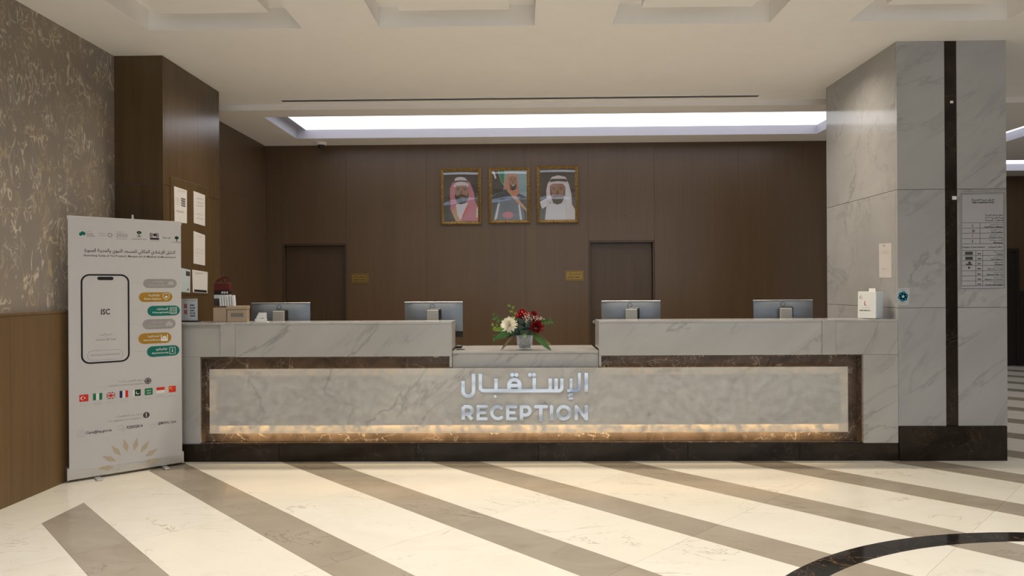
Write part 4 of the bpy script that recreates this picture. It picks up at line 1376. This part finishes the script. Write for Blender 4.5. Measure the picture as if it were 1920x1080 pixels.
portrait('gilt framed portrait of a smiling man in a blue cloak and orange headscarf', [(916, 315), (993, 313), (994, 418), (917, 419)], [
    ('sky', 'i_sky', [(870, 180), (1125, 180), (1125, 460), (870, 460)]),
    ('banner_cloth', 'i_green', [(810, 180), (875, 180), (870, 330), (830, 300)]),
    ('palm', 'i_beard', [(728, 180), (800, 180), (830, 300), (870, 350), (860, 400), (728, 470)]),
    ('palm_light', 'i_scarf', [(735, 182), (760, 185), (785, 260), (770, 275)]),
    ('cloak', 'i_cloak', [(728, 480), (800, 430), (880, 390), (1010, 420), (1125, 480), (1125, 745), (728, 745)]),
    ('tunic', 'i_tunic', [(800, 520), (900, 500), (1040, 520), (1090, 600), (1110, 745), (750, 745)]),
    ('cloak_trim', 'i_trim', [(900, 400), (930, 400), (1010, 470), (1125, 610), (1125, 640), (1000, 520)]),
    ('scarf', 'i_orange', [(875, 390), (880, 290), (905, 240), (925, 210), (1005, 210), (1025, 260), (1030, 340), (1040, 430), (1000, 480), (920, 400)]),
    ('face', 'i_skin', [(925, 260), (950, 240), (990, 240), (1012, 262), (1012, 330), (985, 380), (955, 375), (930, 330)]),
    ('beard', 'i_beard', [(932, 330), (960, 345), (990, 342), (1012, 325), (1010, 380), (975, 405), (945, 395)]),
    ('mouth', 'i_scarf', [(955, 342), (990, 340), (985, 350), (960, 352)]),
    ('eyebrow', 'i_beard', [(938, 272), (962, 270), (962, 276), (938, 278)]), ('eyebrow', 'i_beard', [(980, 270), (1004, 272), (1004, 278), (980, 276)]),
    ('eye', 'i_beard', ov(950, 284, 8, 4, 8)), ('eye', 'i_beard', ov(992, 284, 8, 4, 8)), ('nose', 'i_skin2', [(966, 288), (976, 288), (984, 322), (958, 322)]),
    ('head_cord', 'i_trim', [(908, 232), (930, 214), (1000, 214), (1024, 240), (1010, 250), (970, 238), (925, 248)]),
    ('hands', 'i_rose', ov(915, 680, 62, 40)), ('robe_fold', 'i_robe', [(800, 560), (825, 540), (790, 720), (760, 740)]), ('robe_fold', 'i_robe', [(1030, 560), (1048, 560), (1075, 730), (1050, 735)]),
], 'i_sky')
portrait('gilt framed portrait of an elderly man in a plain white headscarf', [(1006, 311.5), (1083, 310), (1085, 417), (1007, 419)], [
    ('cloak', 'i_cloak', [(1272, 640), (1340, 560), (1400, 735), (1272, 735)]),
    ('shoulder', 'i_robe', [(1272, 530), (1350, 490), (1380, 560), (1300, 610)]),
    ('robe', 'i_robe', [(1350, 560), (1440, 530), (1560, 540), (1640, 600), (1675, 735), (1330, 735)]),
    ('scarf', 'i_scarf', [(1350, 560), (1345, 400), (1360, 330), (1410, 250), (1480, 232), (1560, 250), (1600, 330), (1630, 450), (1635, 560), (1672, 620), (1672, 735), (1560, 735), (1560, 540), (1380, 540), (1360, 640)]),
    ('face', 'i_skin', [(1385, 350), (1420, 325), (1530, 325), (1560, 360), (1558, 440), (1530, 510), (1480, 530), (1420, 510), (1390, 450)]),
    ('beard', 'i_beard', [(1405, 490), (1440, 500), (1520, 498), (1545, 490), (1520, 545), (1470, 562), (1425, 545)]),
    ('moustache', 'i_beard', [(1425, 468), (1470, 458), (1530, 468), (1525, 480), (1470, 474), (1430, 482)]),
    ('eyebrow', 'i_skin2', [(1405, 362), (1450, 366), (1450, 374), (1405, 372)]), ('eyebrow', 'i_skin2', [(1490, 366), (1535, 360), (1535, 370), (1490, 374)]),
    ('eye', 'i_beard', ov(1430, 386, 13, 6, 10)), ('eye', 'i_beard', ov(1512, 384, 13, 6, 10)), ('nose', 'i_skin2', [(1462, 395), (1478, 395), (1492, 446), (1450, 446)]),
    ('cheek_shade', 'i_skin2', [(1385, 350), (1405, 400), (1410, 470), (1392, 450)]), ('cheek_shade', 'i_skin2', [(1558, 380), (1558, 440), (1535, 500), (1540, 420)]),
    ('head_cord', 'i_beard', [(1385, 290), (1410, 272), (1560, 272), (1582, 290), (1578, 306), (1480, 298), (1390, 308)]),
    ('scarf_fold', 'i_robe', [(1560, 330), (1590, 340), (1620, 540), (1590, 640), (1575, 540)]),
], 'i_beard')


def plaque(label, x0, y0, x1, y1):
    a, b = PW.px(x0, y1), PW.px(x1, y0)
    t = thing('brass_plate', label, 'sign', ((a[0] + b[0]) / 2, YBACK, a[1]), 'brass door plates')
    box('plate', a[0], b[0], YBACK - .006, YBACK - .0005, a[1], b[1], M['brass'], t, .001)
    pl = Plane((0, YBACK - .006, 0), (1, 0, 0), (0, 0, 1), (0, -1, 0))
    p = Print(pl, .0006); i = .012
    p.line([(a[0] + i, a[1] + i), (b[0] - i, a[1] + i), (b[0] - i, b[1] - i), (a[0] + i, b[1] - i)], .006, True)
    w, h = b[0] - a[0], b[1] - a[1]
    p.text(ar('للموظفين فقط'), a[0] + w * .14, a[1] + h * .52, b[0] - w * .14, a[1] + h * .80, .02)
    p.text('STAFF ONLY', a[0] + w * .14, a[1] + h * .22, b[0] - w * .14, a[1] + h * .42, .03)
    p.build('engraving', M['brass_dark'], t)


plaque('small brass plate on the wall right of the left door', 657.5, 513, 690, 530.5)
plaque('small brass plate on the wall left of the right door', 1060.5, 507.5, 1094, 526)

# ================================================================== CEILING FITTINGS
c = onY(602, 277, 9.25)
t = thing('dome_camera', 'small white dome security camera under the soffit near the back wall', 'camera', (c.x, 9.25, ZS))
cyl('housing', (c.x, 9.25, ZS - .0005), (c.x, 9.25, ZS - .035), .078, M['soffit'], t, .066, 20)
bm = bmesh.new(); bmesh.ops.create_uvsphere(bm, u_segments=16, v_segments=10, radius=.048)
for v in bm.verts: v.co = Vector((c.x, 9.25, ZS - .037)) + Vector((v.co.x, v.co.y, v.co.z if v.co.z < 0 else 0))
put('dome', from_bm(bm, True), M['black'], t)
s0, s1 = onZ(527, 188, ZC), onZ(1425, 177, ZC)
ys0 = 7.36
t = thing('slot_diffuser', 'long linear air diffuser slot in the ceiling before the light cove', 'air diffuser', ((s0.x + s1.x) / 2, ys0 + .04, ZC))
box('slot', s0.x, s1.x, ys0, ys0 + .075, ZC - .0035, ZC - .001, M['i_dark'], t)
for yy in (ys0 - .008, ys0 + .075): box('flange', s0.x - .01, s1.x + .01, yy, yy + .010, ZC - .006, ZC - .0005, M['ceiling'], t)
n = 9
for i in range(n):
    a, b = s0.x + (s1.x - s0.x) * i / n, s0.x + (s1.x - s0.x) * (i + 1) / n
    k = .010 if i % 2 else -.004
    v = [(a, ys0 + .018 - k, ZC - .0055), (b - .004, ys0 + .030 + k, ZC - .0055), (b - .004, ys0 + .036 + k, ZC - .0045), (a, ys0 + .024 - k, ZC - .0045)]
    v += [(x, y + .0005, z + .0015) for x, y, z in v]
    put('blade', mesh(v, [(0, 1, 2, 3), (7, 6, 5, 4), (0, 4, 5, 1), (1, 5, 6, 2), (2, 6, 7, 3), (3, 7, 4, 0)]), M['ceiling'], t)


# ================================================================== MONITORS
def make_monitor(label):
    t = thing('computer_monitor', label, 'monitor', (0, 0, 0), 'monitors seen from behind')
    # local: back towards -y, base on z = 0
    box('bezel', -.27, .27, .012, .030, .235, .562, M['black'], t, .004)
    box('screen', -.262, .262, .0295, .0312, .25, .555, M['screen'], t)
    bm = bmesh.new()
    n, m = 12, 6
    g = []
    for j in range(m + 1):
        r = []
        for i in range(n + 1):
            s, q = i / n, j / m
            e = min(1, min(s, 1 - s) * 5) * min(1, min(q, 1 - q) * 4)
            r.append(bm.verts.new((-.27 + .54 * s, .011 - .026 * math.sin(e * math.pi / 2), .292 + .270 * q)))
        g.append(r)
    for j in range(m):
        for i in range(n):
            bm.faces.new((g[j][i], g[j][i + 1], g[j + 1][i + 1], g[j + 1][i]))
    put('back_cover', from_bm(bm, True), M['silver'], t)
    box('top_edge', -.27, .27, .004, .030, .560, .566, M['alu'], t, .002)
    box('stand_neck', -.052, .052, -.085, -.045, .012, .492, M['neck'], t, .006, 2)
    box('stand_joint', -.035, .075, -.050, -.012, .40, .505, M['black'], t, .01)
    box('stand_base', -.13, .13, -.14, .10, .0, .012, M['neck'], t, .004)
    bm = bmesh.new()
    for i in range(20):
        a, b = 2 * math.pi * i / 20, 2 * math.pi * (i + 1) / 20
        q = [bm.verts.new((-.01 + r * math.cos(x), -.0165, .525 + r * math.sin(x))) for r, x in ((.022, a), (.022, b), (.018, b), (.018, a))]
        bm.faces.new(q)
    put('round_badge', from_bm(bm), M['black'], t)
    return t


def copy_tree(o, parent=None):
    c = o.copy(); COL.objects.link(c)
    if parent: c.parent = parent
    for k in list(o.children): copy_tree(k, c)
    return c


mon = make_monitor('leftmost monitor, its lower left behind a stack of white cards')
for i, (px, label, rot, dy) in enumerate(((526, None, 4, 0), (813, 'monitor at the left of the gap, its lower right corner in view', 0, 0),
                                          (1183, 'monitor at the right of the gap, before the right door', -5, 0), (1469, 'rightmost monitor, near the marble pillar', -1, 0))):
    o = mon if i == 0 else copy_tree(mon)
    if label: o['label'] = label
    x = onY(px, 590, 6.47).x
    o.location = (x, 6.47, .7505); o.rotation_euler = (0, 0, math.radians(rot))

# ================================================================== ITEMS ON THE COUNTER
# left: stack of cards, beige box with leaflets and a burgundy display
c = onY(492, 606, YC + .10)
t = thing('card_holder', 'small holder with white cards on the left counter top', 'card holder', (c.x, YC + .10, ZT))
for i in range(3):
    box('card', c.x - .045 + .004 * i, c.x + .040 - .004 * i, YC + .085 + .012 * i, YC + .087 + .012 * i, ZT + .006, ZT + .050 + .015 * i, M['card'], t)
box('tray', c.x - .052, c.x + .050, YC + .07, YC + .135, ZT + .0003, ZT + .006, M['card'], t, .002)
box('tray_front', c.x - .052, c.x + .050, YC + .07, YC + .074, ZT + .006, ZT + .030, M['card'], t)
pc = Plane((0, YC + .085, 0), (1, 0, 0), (0, 0, 1), (0, -1, 0))
p = Print(pc, .0006); p.ptext('CARD', 488, 495, 596, 600, .03); p.build('lettering', M['i_dark'], t)

YX = YC + .18
bxl, bxr = onY(409, 600, YX).x, onY(467, 600, YX).x
zb1 = onY(440, 573.5, YX).z
t = thing('suggestion_box', 'beige box with a grey slot label on the left end of the counter', 'box', ((bxl + bxr) / 2, YX, ZT))
xm = onY(433, 600, YX).x
rot = Matrix.Translation((xm, YC + .10, 0)) @ Matrix.Rotation(math.radians(14), 4, 'Z')
ri = rot.inverted()


def rbox(name, x0, x1, y0, y1, z0, z1, mat, bev=0, par=None):
    bm = bmesh.new(); bm_box(bm, x0, x1, y0, y1, z0, z1, bev, rot); return put(name, from_bm(bm), mat, par or t)


wd = bxr - xm + .004
rbox('body', 0.0, wd, 0, .15, ZT + .0005, zb1 - .032, M['beige'], .002)
rbox('lid', -.004, wd + .004, -.004, .154, zb1 - .029, zb1, M['beige'], .002)
rbox('slot_label', .03, wd - .03, -.0016, -.0002, ZT + .045, ZT + .078, M['grey_label'])
sb = rbox('side_bin', bxl - xm, -.005, .012, .15, ZT + .0005, zb1 - .012, M['beige'], .002)
# leaflets standing on it
lx0 = onY(420, 570, YX).x
pr = thing('leaflet_stack', 'small stack of upright pale leaflets on top of the beige box', 'leaflets', (lx0 + .04, YX - .02, zb1 + .0005))
for i in range(6):
    m = rot @ Matrix.Translation((-.05 + i * .020, .06, zb1 + .001)) @ Matrix.Rotation(math.radians(-4), 4, 'Y')
    bm = bmesh.new(); bm_box(bm, -.0075, .0075, -.05, .05, 0, .086 + .003 * (i % 3), 0, m)
    put('leaflet', from_bm(bm), M['card_side'] if i % 2 else M['paper'], pr)
YDSP = YX + .02
da, db = onY(404, 575, YDSP), onY(430, 520, YDSP)
pd = thing('leaflet_display', 'dark red leaflet display behind the column edge, over the beige box', 'display', ((da.x + db.x) / 2, YX + .03, zb1 + .0005))
rotd = rot
zz0 = zb1 + .001
dz = (db.z - zz0) / 5.4
xs0, xs1 = da.x - .02, db.x - .008


def dbox(name, x0, x1, z0, z1, mat, y0=YC + .21, y1=YC + .27):
    return box(name, x0, x1, y0, y1, z0, z1, mat, pd, .002)


dbox('black_base', xs0, xs0 + .075, zz0, zz0 + dz * 1.35, M['i_dark'])
dbox('white_band', xs0, xs1, zz0 + dz * 1.35, zz0 + dz * 2.1, M['card_side'], YC + .215, YC + .265)
dbox('dark_band', xs0, xs1, zz0 + dz * 2.1, zz0 + dz * 2.9, M['i_beard'], YC + .215, YC + .265)
dbox('red_panel', xs0, xs1, zz0 + dz * 2.9, zz0 + dz * 4.3, M['burgundy'], YC + .22, YC + .26)
bm = bmesh.new()
for k in range(3):
    cx = xs0 + .045 + .02 * k; cz = zz0 + dz * (4.35 + .2 * k)
    for i in range(10):
        a0, a1 = math.radians(18 * i), math.radians(18 * (i + 1))
        r0, r1 = .028, .040
        q = [bm.verts.new((cx + r * math.cos(a), YC + .235 + .008 * k, cz + r * math.sin(a))) for r, a in ((r0, a0), (r1, a0), (r1, a1), (r0, a1))]
        bm.faces.new(q)
put('red_loops', from_bm(bm), M['burgundy'], pd)
pdp = Plane((0, YC + .215, 0), (1, 0, 0), (0, 0, 1), (0, -1, 0))
p = Print(pdp, .0008); p.text('024', xs1 - .07, zz0 + dz * 2.3, xs1 - .01, zz0 + dz * 2.75, .03); p.build('lettering', M['card'], pd)

# black card reader at the left end of the low shelf
c = onY(858, 652, YC + .30)
t = thing('card_reader', 'small black card reader at the left end of the low shelf', 'card reader', (c.x + .01, YC + .33, zlow))
box('body', c.x - .02, c.x + .035, YC + .30, YC + .40, zlow + .0004, zlow + .022, M['black'], t, .006, 2)
box('keypad', c.x - .012, c.x + .027, YC + .305, YC + .345, zlow + .021, zlow + .024, M['i_grey'], t)
c = onY(863, 655.5, YC + .16)
tag(box('flat_pen', c.x - .035, c.x + .04, YC + .155, YC + .163, zlow + .0004, zlow + .008, M['black'], None, .003, 1, (c.x, YC + .16, zlow)), 'thin black pen lying on the low shelf', 'pen')

# white gift box leaning near the pillar
bmx = onY(1613, 597, YC + .13)
t = thing('gift_box', 'white cardboard box with a handle tab at the right end of the counter', 'box', (bmx.x + .07, YC + .17, ZT))
ZH = .225


def gbox(name, x0, x1, y0, y1, z0, z1, mat, bev=.002):
    bm = bmesh.new(); bm_box(bm, x0, x1, y0, y1, z0, z1, bev, RB); return put(name, from_bm(bm), mat, t)


RB = Matrix.Translation((onY(1642, 597, YC + .07).x, YC + .07, ZT + .0045)) @ Matrix.Rotation(math.radians(-54), 4, 'Z') @ Matrix.Rotation(math.radians(-2), 4, 'X')
FWD = .155
gbox('carton', -FWD, 0, 0, .115, 0, ZH, M['card'])
bm = bmesh.new(); bm_box(bm, .0, 0.0012, .004, .111, .004, ZH - .004, 0, RB); put('side_panel', from_bm(bm), M['card_side'], t)
gbox('handle_tab', -.085, -.03, .045, .049, ZH, ZH + .028, M['card'], .0015)
fo = RB @ Vector((-FWD, 0, 0)); fu = (RB.to_3x3() @ Vector((1, 0, 0))); fv = (RB.to_3x3() @ Vector((0, 0, 1))); fn = (RB.to_3x3() @ Vector((0, -1, 0)))
PG = Plane(fo, fu, fv, fn)
p = Print(PG, .0008)
p.ell(.028, ZH - .05, .012, .016); p.build('emblem', M['i_grey'], t)
p = Print(PG, .0011); p.ell(.030, ZH - .048, .007, .010); p.ell(.026, ZH - .066, .006, .007); p.build('emblem', M['card'], t)
p = Print(PG, .0008); p.ell(.068, ZH - .10, .012, .020); p.build('crescent', M['i_red'], t)
p = Print(PG, .0012); p.ell(.074, ZH - .098, .011, .017); p.build('crescent', M['card'], t)
p = Print(PG, .0008); p.text(ar('عطاء ورحمة'), .035, .085, .100, .092); p.text('REHMAH', .018, .060, .108, .070, .04); p.build('lettering', M['i_dark'], t)

# ================================================================== FLOWER ARRANGEMENT
YV = YC + .14
v0 = onY(984, 658, YV)
VX = v0.x
fl = thing('flower_arrangement', 'glass vase of red roses, a white chrysanthemum and leaves on the low shelf', 'flowers', (VX, YV, zlow))
Z = zlow + .0005


def fx(px): return onY(px, 600, YV).x
def fz(py): return onY(985, py, YV).z


zv1 = fz(627.5)
hw0, hw1 = (fx(997) - fx(969.5)) / 2, (fx(999) - fx(968)) / 2
bm = bmesh.new()
rg = []
for (w, z) in ((hw0, Z), (hw1, zv1), (hw1 - .004, zv1), (hw0 - .004, Z + .006)):
    rg.append([bm.verts.new((VX + sx * w, YV + sy * w, z)) for sx, sy in ((-1, -1), (1, -1), (1, 1), (-1, 1))])
for k in range(3):
    for i in range(4): bm.faces.new((rg[k][i], rg[k][(i + 1) % 4], rg[k + 1][(i + 1) % 4], rg[k + 1][i]))
bm.faces.new(rg[0][::-1]); bm.faces.new(rg[3])
bmesh.ops.recalc_face_normals(bm, faces=bm.faces)
put('vase', from_bm(bm), M['vase'], fl)
bm = bmesh.new()
zst = fz(634)
for i in range(230):
    z = random.uniform(Z + .012, zst); w = hw0 - .013
    r = random.uniform(.006, .010)
    m = Matrix.Translation((VX + random.uniform(-w, w), YV + random.uniform(-w, w), z)) @ Matrix.Rotation(random.uniform(0, 6), 4, 'Z') @ Matrix.Diagonal((1, .8, .65, 1))
    bmesh.ops.create_icosphere(bm, subdivisions=1, radius=r, matrix=m)
tag(put('pebbles', from_bm(bm), M['pebble'], fl), kind='stuff')
cyl('foam_block', (VX, YV, zst), (VX, YV, fz(618)), hw0 * .9, M['leaf_dark'], fl, hw0 * 1.2, 12)
box('leaf_wrap', VX - .012, VX + .012, YV - hw1 + .005, YV - hw1 + .009, fz(633), fz(624), M['leaf_lime'], fl)


def rose(cx, cy, cz, r, mat, tilt, nm='rose'):
    bm = bmesh.new()
    for layer in range(6):
        n = 3 + layer; rr = r * (.16 + .165 * layer); op = math.radians(8 + layer * 14)
        for i in range(n):
            a = 2 * math.pi * i / n + layer * .7; wd = 2.5 / n * 1.25
            vs = []
            for v in range(5):
                q = v / 4
                for u in range(5):
                    s = (u / 4 - .5) * 2
                    ang = a + s * wd * (0.55 + .45 * math.sin(math.pi * min(q + .25, 1)))
                    rad = rr * (.35 + .65 * math.sin(q * 1.5)) + r * .22 * q * q * math.sin(op)
                    z = r * (1.15 * q * math.cos(op * .75) - .25 - .06 * layer) - r * .14 * s * s * q
                    vs.append(bm.verts.new((rad * math.cos(ang), rad * math.sin(ang), z)))
            for v in range(4):
                for u in range(4):
                    k = v * 5 + u; bm.faces.new((vs[k], vs[k + 1], vs[k + 6], vs[k + 5]))
    m = Matrix.Translation((cx, cy, cz)) @ Matrix.Rotation(math.radians(tilt[0]), 4, 'X') @ Matrix.Rotation(math.radians(tilt[1]), 4, 'Y')
    bm.transform(m)
    return put(nm, from_bm(bm, True), mat, fl)


rose(fx(1005.5), YV - .05, fz(611), .058, M['petal_red'], (55, 12))
rose(fx(979), YV + .02, fz(590), .056, M['petal_bright'], (20, -5))
rose(fx(1001), YV + .06, fz(592), .046, M['petal_red'], (15, 20))
rose(fx(974), YV + .03, fz(600), .04, M['petal_red'], (40, -10))


def mum(cx, cy, cz, r, tilt):
    bm = bmesh.new()
    N = 130
    for i in range(N):
        t = i / N; th = math.acos(1 - 1.15 * t); ph = i * 2.39996
        d = Vector((math.sin(th) * math.cos(ph), math.sin(th) * math.sin(ph), math.cos(th)))
        L = r * random.uniform(.78, 1.16); w = r * .075
        side = d.cross(Vector((0, 0, 1)) if abs(d.z) < .95 else Vector((1, 0, 0))).normalized()
        up = side.cross(d).normalized()
        b0 = d * r * .3
        pts = [b0 - side * w * .5, b0 + side * w * .5, d * L * .75 + side * w, d * L * .75 - side * w, d * L + up * r * .06 + side * w * .5, d * L + up * r * .06 - side * w * .5]
        v = [bm.verts.new(p) for p in pts]
        bm.faces.new((v[0], v[1], v[2], v[3])); bm.faces.new((v[3], v[2], v[4], v[5]))
    bm.transform(Matrix.Translation((cx, cy, cz)) @ Matrix.Rotation(math.radians(tilt[0]), 4, 'X') @ Matrix.Rotation(math.radians(tilt[1]), 4, 'Y'))
    return put('chrysanthemum', from_bm(bm), M['petal_white'], fl)


mum(fx(955.5), YV - .06, fz(609), .070, (62, -14))


def leaf(p0, p1, w, mat, bend=.02, up=(0, 0, 1), nm='leaf'):
    p0, p1 = Vector(p0), Vector(p1); d = p1 - p0; L = d.length; d.normalize()
    s = d.cross(Vector(up)).normalized() if abs(d.dot(Vector(up))) < .95 else Vector((1, 0, 0)); nn = s.cross(d).normalized()
    bm = bmesh.new(); rows = []
    for i in range(8):
        t = i / 7; ww = w * math.sin(math.pi * (t * .93 + .05)) ** .8
        c = p0 + d * L * t + nn * bend * math.sin(math.pi * t)
        rows.append([bm.verts.new(c - s * ww + nn * ww * .25), bm.verts.new(c), bm.verts.new(c + s * ww + nn * ww * .25)])
    for i in range(7):
        for k in range(2): bm.faces.new((rows[i][k], rows[i][k + 1], rows[i + 1][k + 1], rows[i + 1][k]))
    return put(nm, from_bm(bm, True), mat, fl)


def P3(px, py, dy): 
    q = onY(px, py, YV + dy); return q


FR = (0, -1, .15)
leaf(P3(998, 625, -.04), P3(1034, 657.5, -.075), .022, M['leaf'], .015, FR)
leaf(P3(1003, 622, -.03), P3(1035, 648, -.04), .018, M['leaf_tan'], -.03, FR)
leaf(P3(1000, 624, .0), P3(1028, 655, -.02), .014, M['leaf_dark'], .02, FR)
leaf(P3(966, 624, -.03), P3(939, 657, -.06), .011, M['leaf_tan'], .012, FR)
leaf(P3(968, 624, -.02), P3(949, 645, -.03), .010, M['leaf_tan'], .01, FR)
leaf(P3(965, 618, -.03), P3(926, 636, -.05), .030, M['leaf'], .01, FR)
leaf(P3(960, 615, -.02), P3(924, 619, -.03), .022, M['leaf_lime'], .01, FR)
for (a, b, c, d, w, m) in ((965, 622, 942, 632, .026, 'leaf_dark'), (975, 626, 950, 626, .024, 'leaf_dark'), (985, 625, 972, 610, .030, 'leaf_dark'),
                           (990, 622, 992, 598, .030, 'leaf_dark'), (1000, 620, 984, 606, .032, 'leaf_dark'), (978, 622, 962, 618, .026, 'leaf_dark'),
                           (985, 622, 1000, 628, .02, 'leaf_dark'), (985, 612, 970, 596, .025, 'leaf_dark')):
    leaf(P3(a, b, -.02), P3(c, d, -.045), w, M[m], .01, FR)
for (bx_, by_, tx_, ty_, n, m) in ((972, 612, 958, 574, 7, 'leaf_lime'), (955, 612, 926, 594, 8, 'leaf'), (950, 618, 925, 612, 6, 'leaf_lime'), (1010, 606, 1033, 602, 8, 'leaf'), (948, 622, 926, 634, 5, 'leaf')):
    for i in range(n):
        t = (i + 1) / n; cx, cy = bx_ + (tx_ - bx_) * t, by_ + (ty_ - by_) * t
        a = math.atan2(ty_ - by_, tx_ - bx_) + (1.0 if i % 2 else -1.0)
        leaf(P3(cx, cy, -.01), P3(cx + 7.5 * math.cos(a), cy + 7.5 * math.sin(a), -.02), .010, M[m], .003, FR, 'leaflet')
    cyl('stem', P3(bx_, by_, 0), P3(tx_, ty_, -.01), .0015, M['leaf'], fl, seg=5)
bm = bmesh.new()
for i in range(120):
    t = random.random(); cx = 979 + 40 * t + random.gauss(0, 3); cy = 592 + 7 * t + random.gauss(0, 3.2)
    if i % 4 == 0: cx, cy = 988 + random.gauss(0, 2), 603 + random.gauss(0, 3)
    q = P3(cx, cy, -.045 + random.gauss(0, .015))
    bmesh.ops.create_icosphere(bm, subdivisions=1, radius=random.uniform(.0022, .0042), matrix=Matrix.Translation(q))
tag(put('small_white_buds', from_bm(bm), M['breath'], fl), kind='stuff')
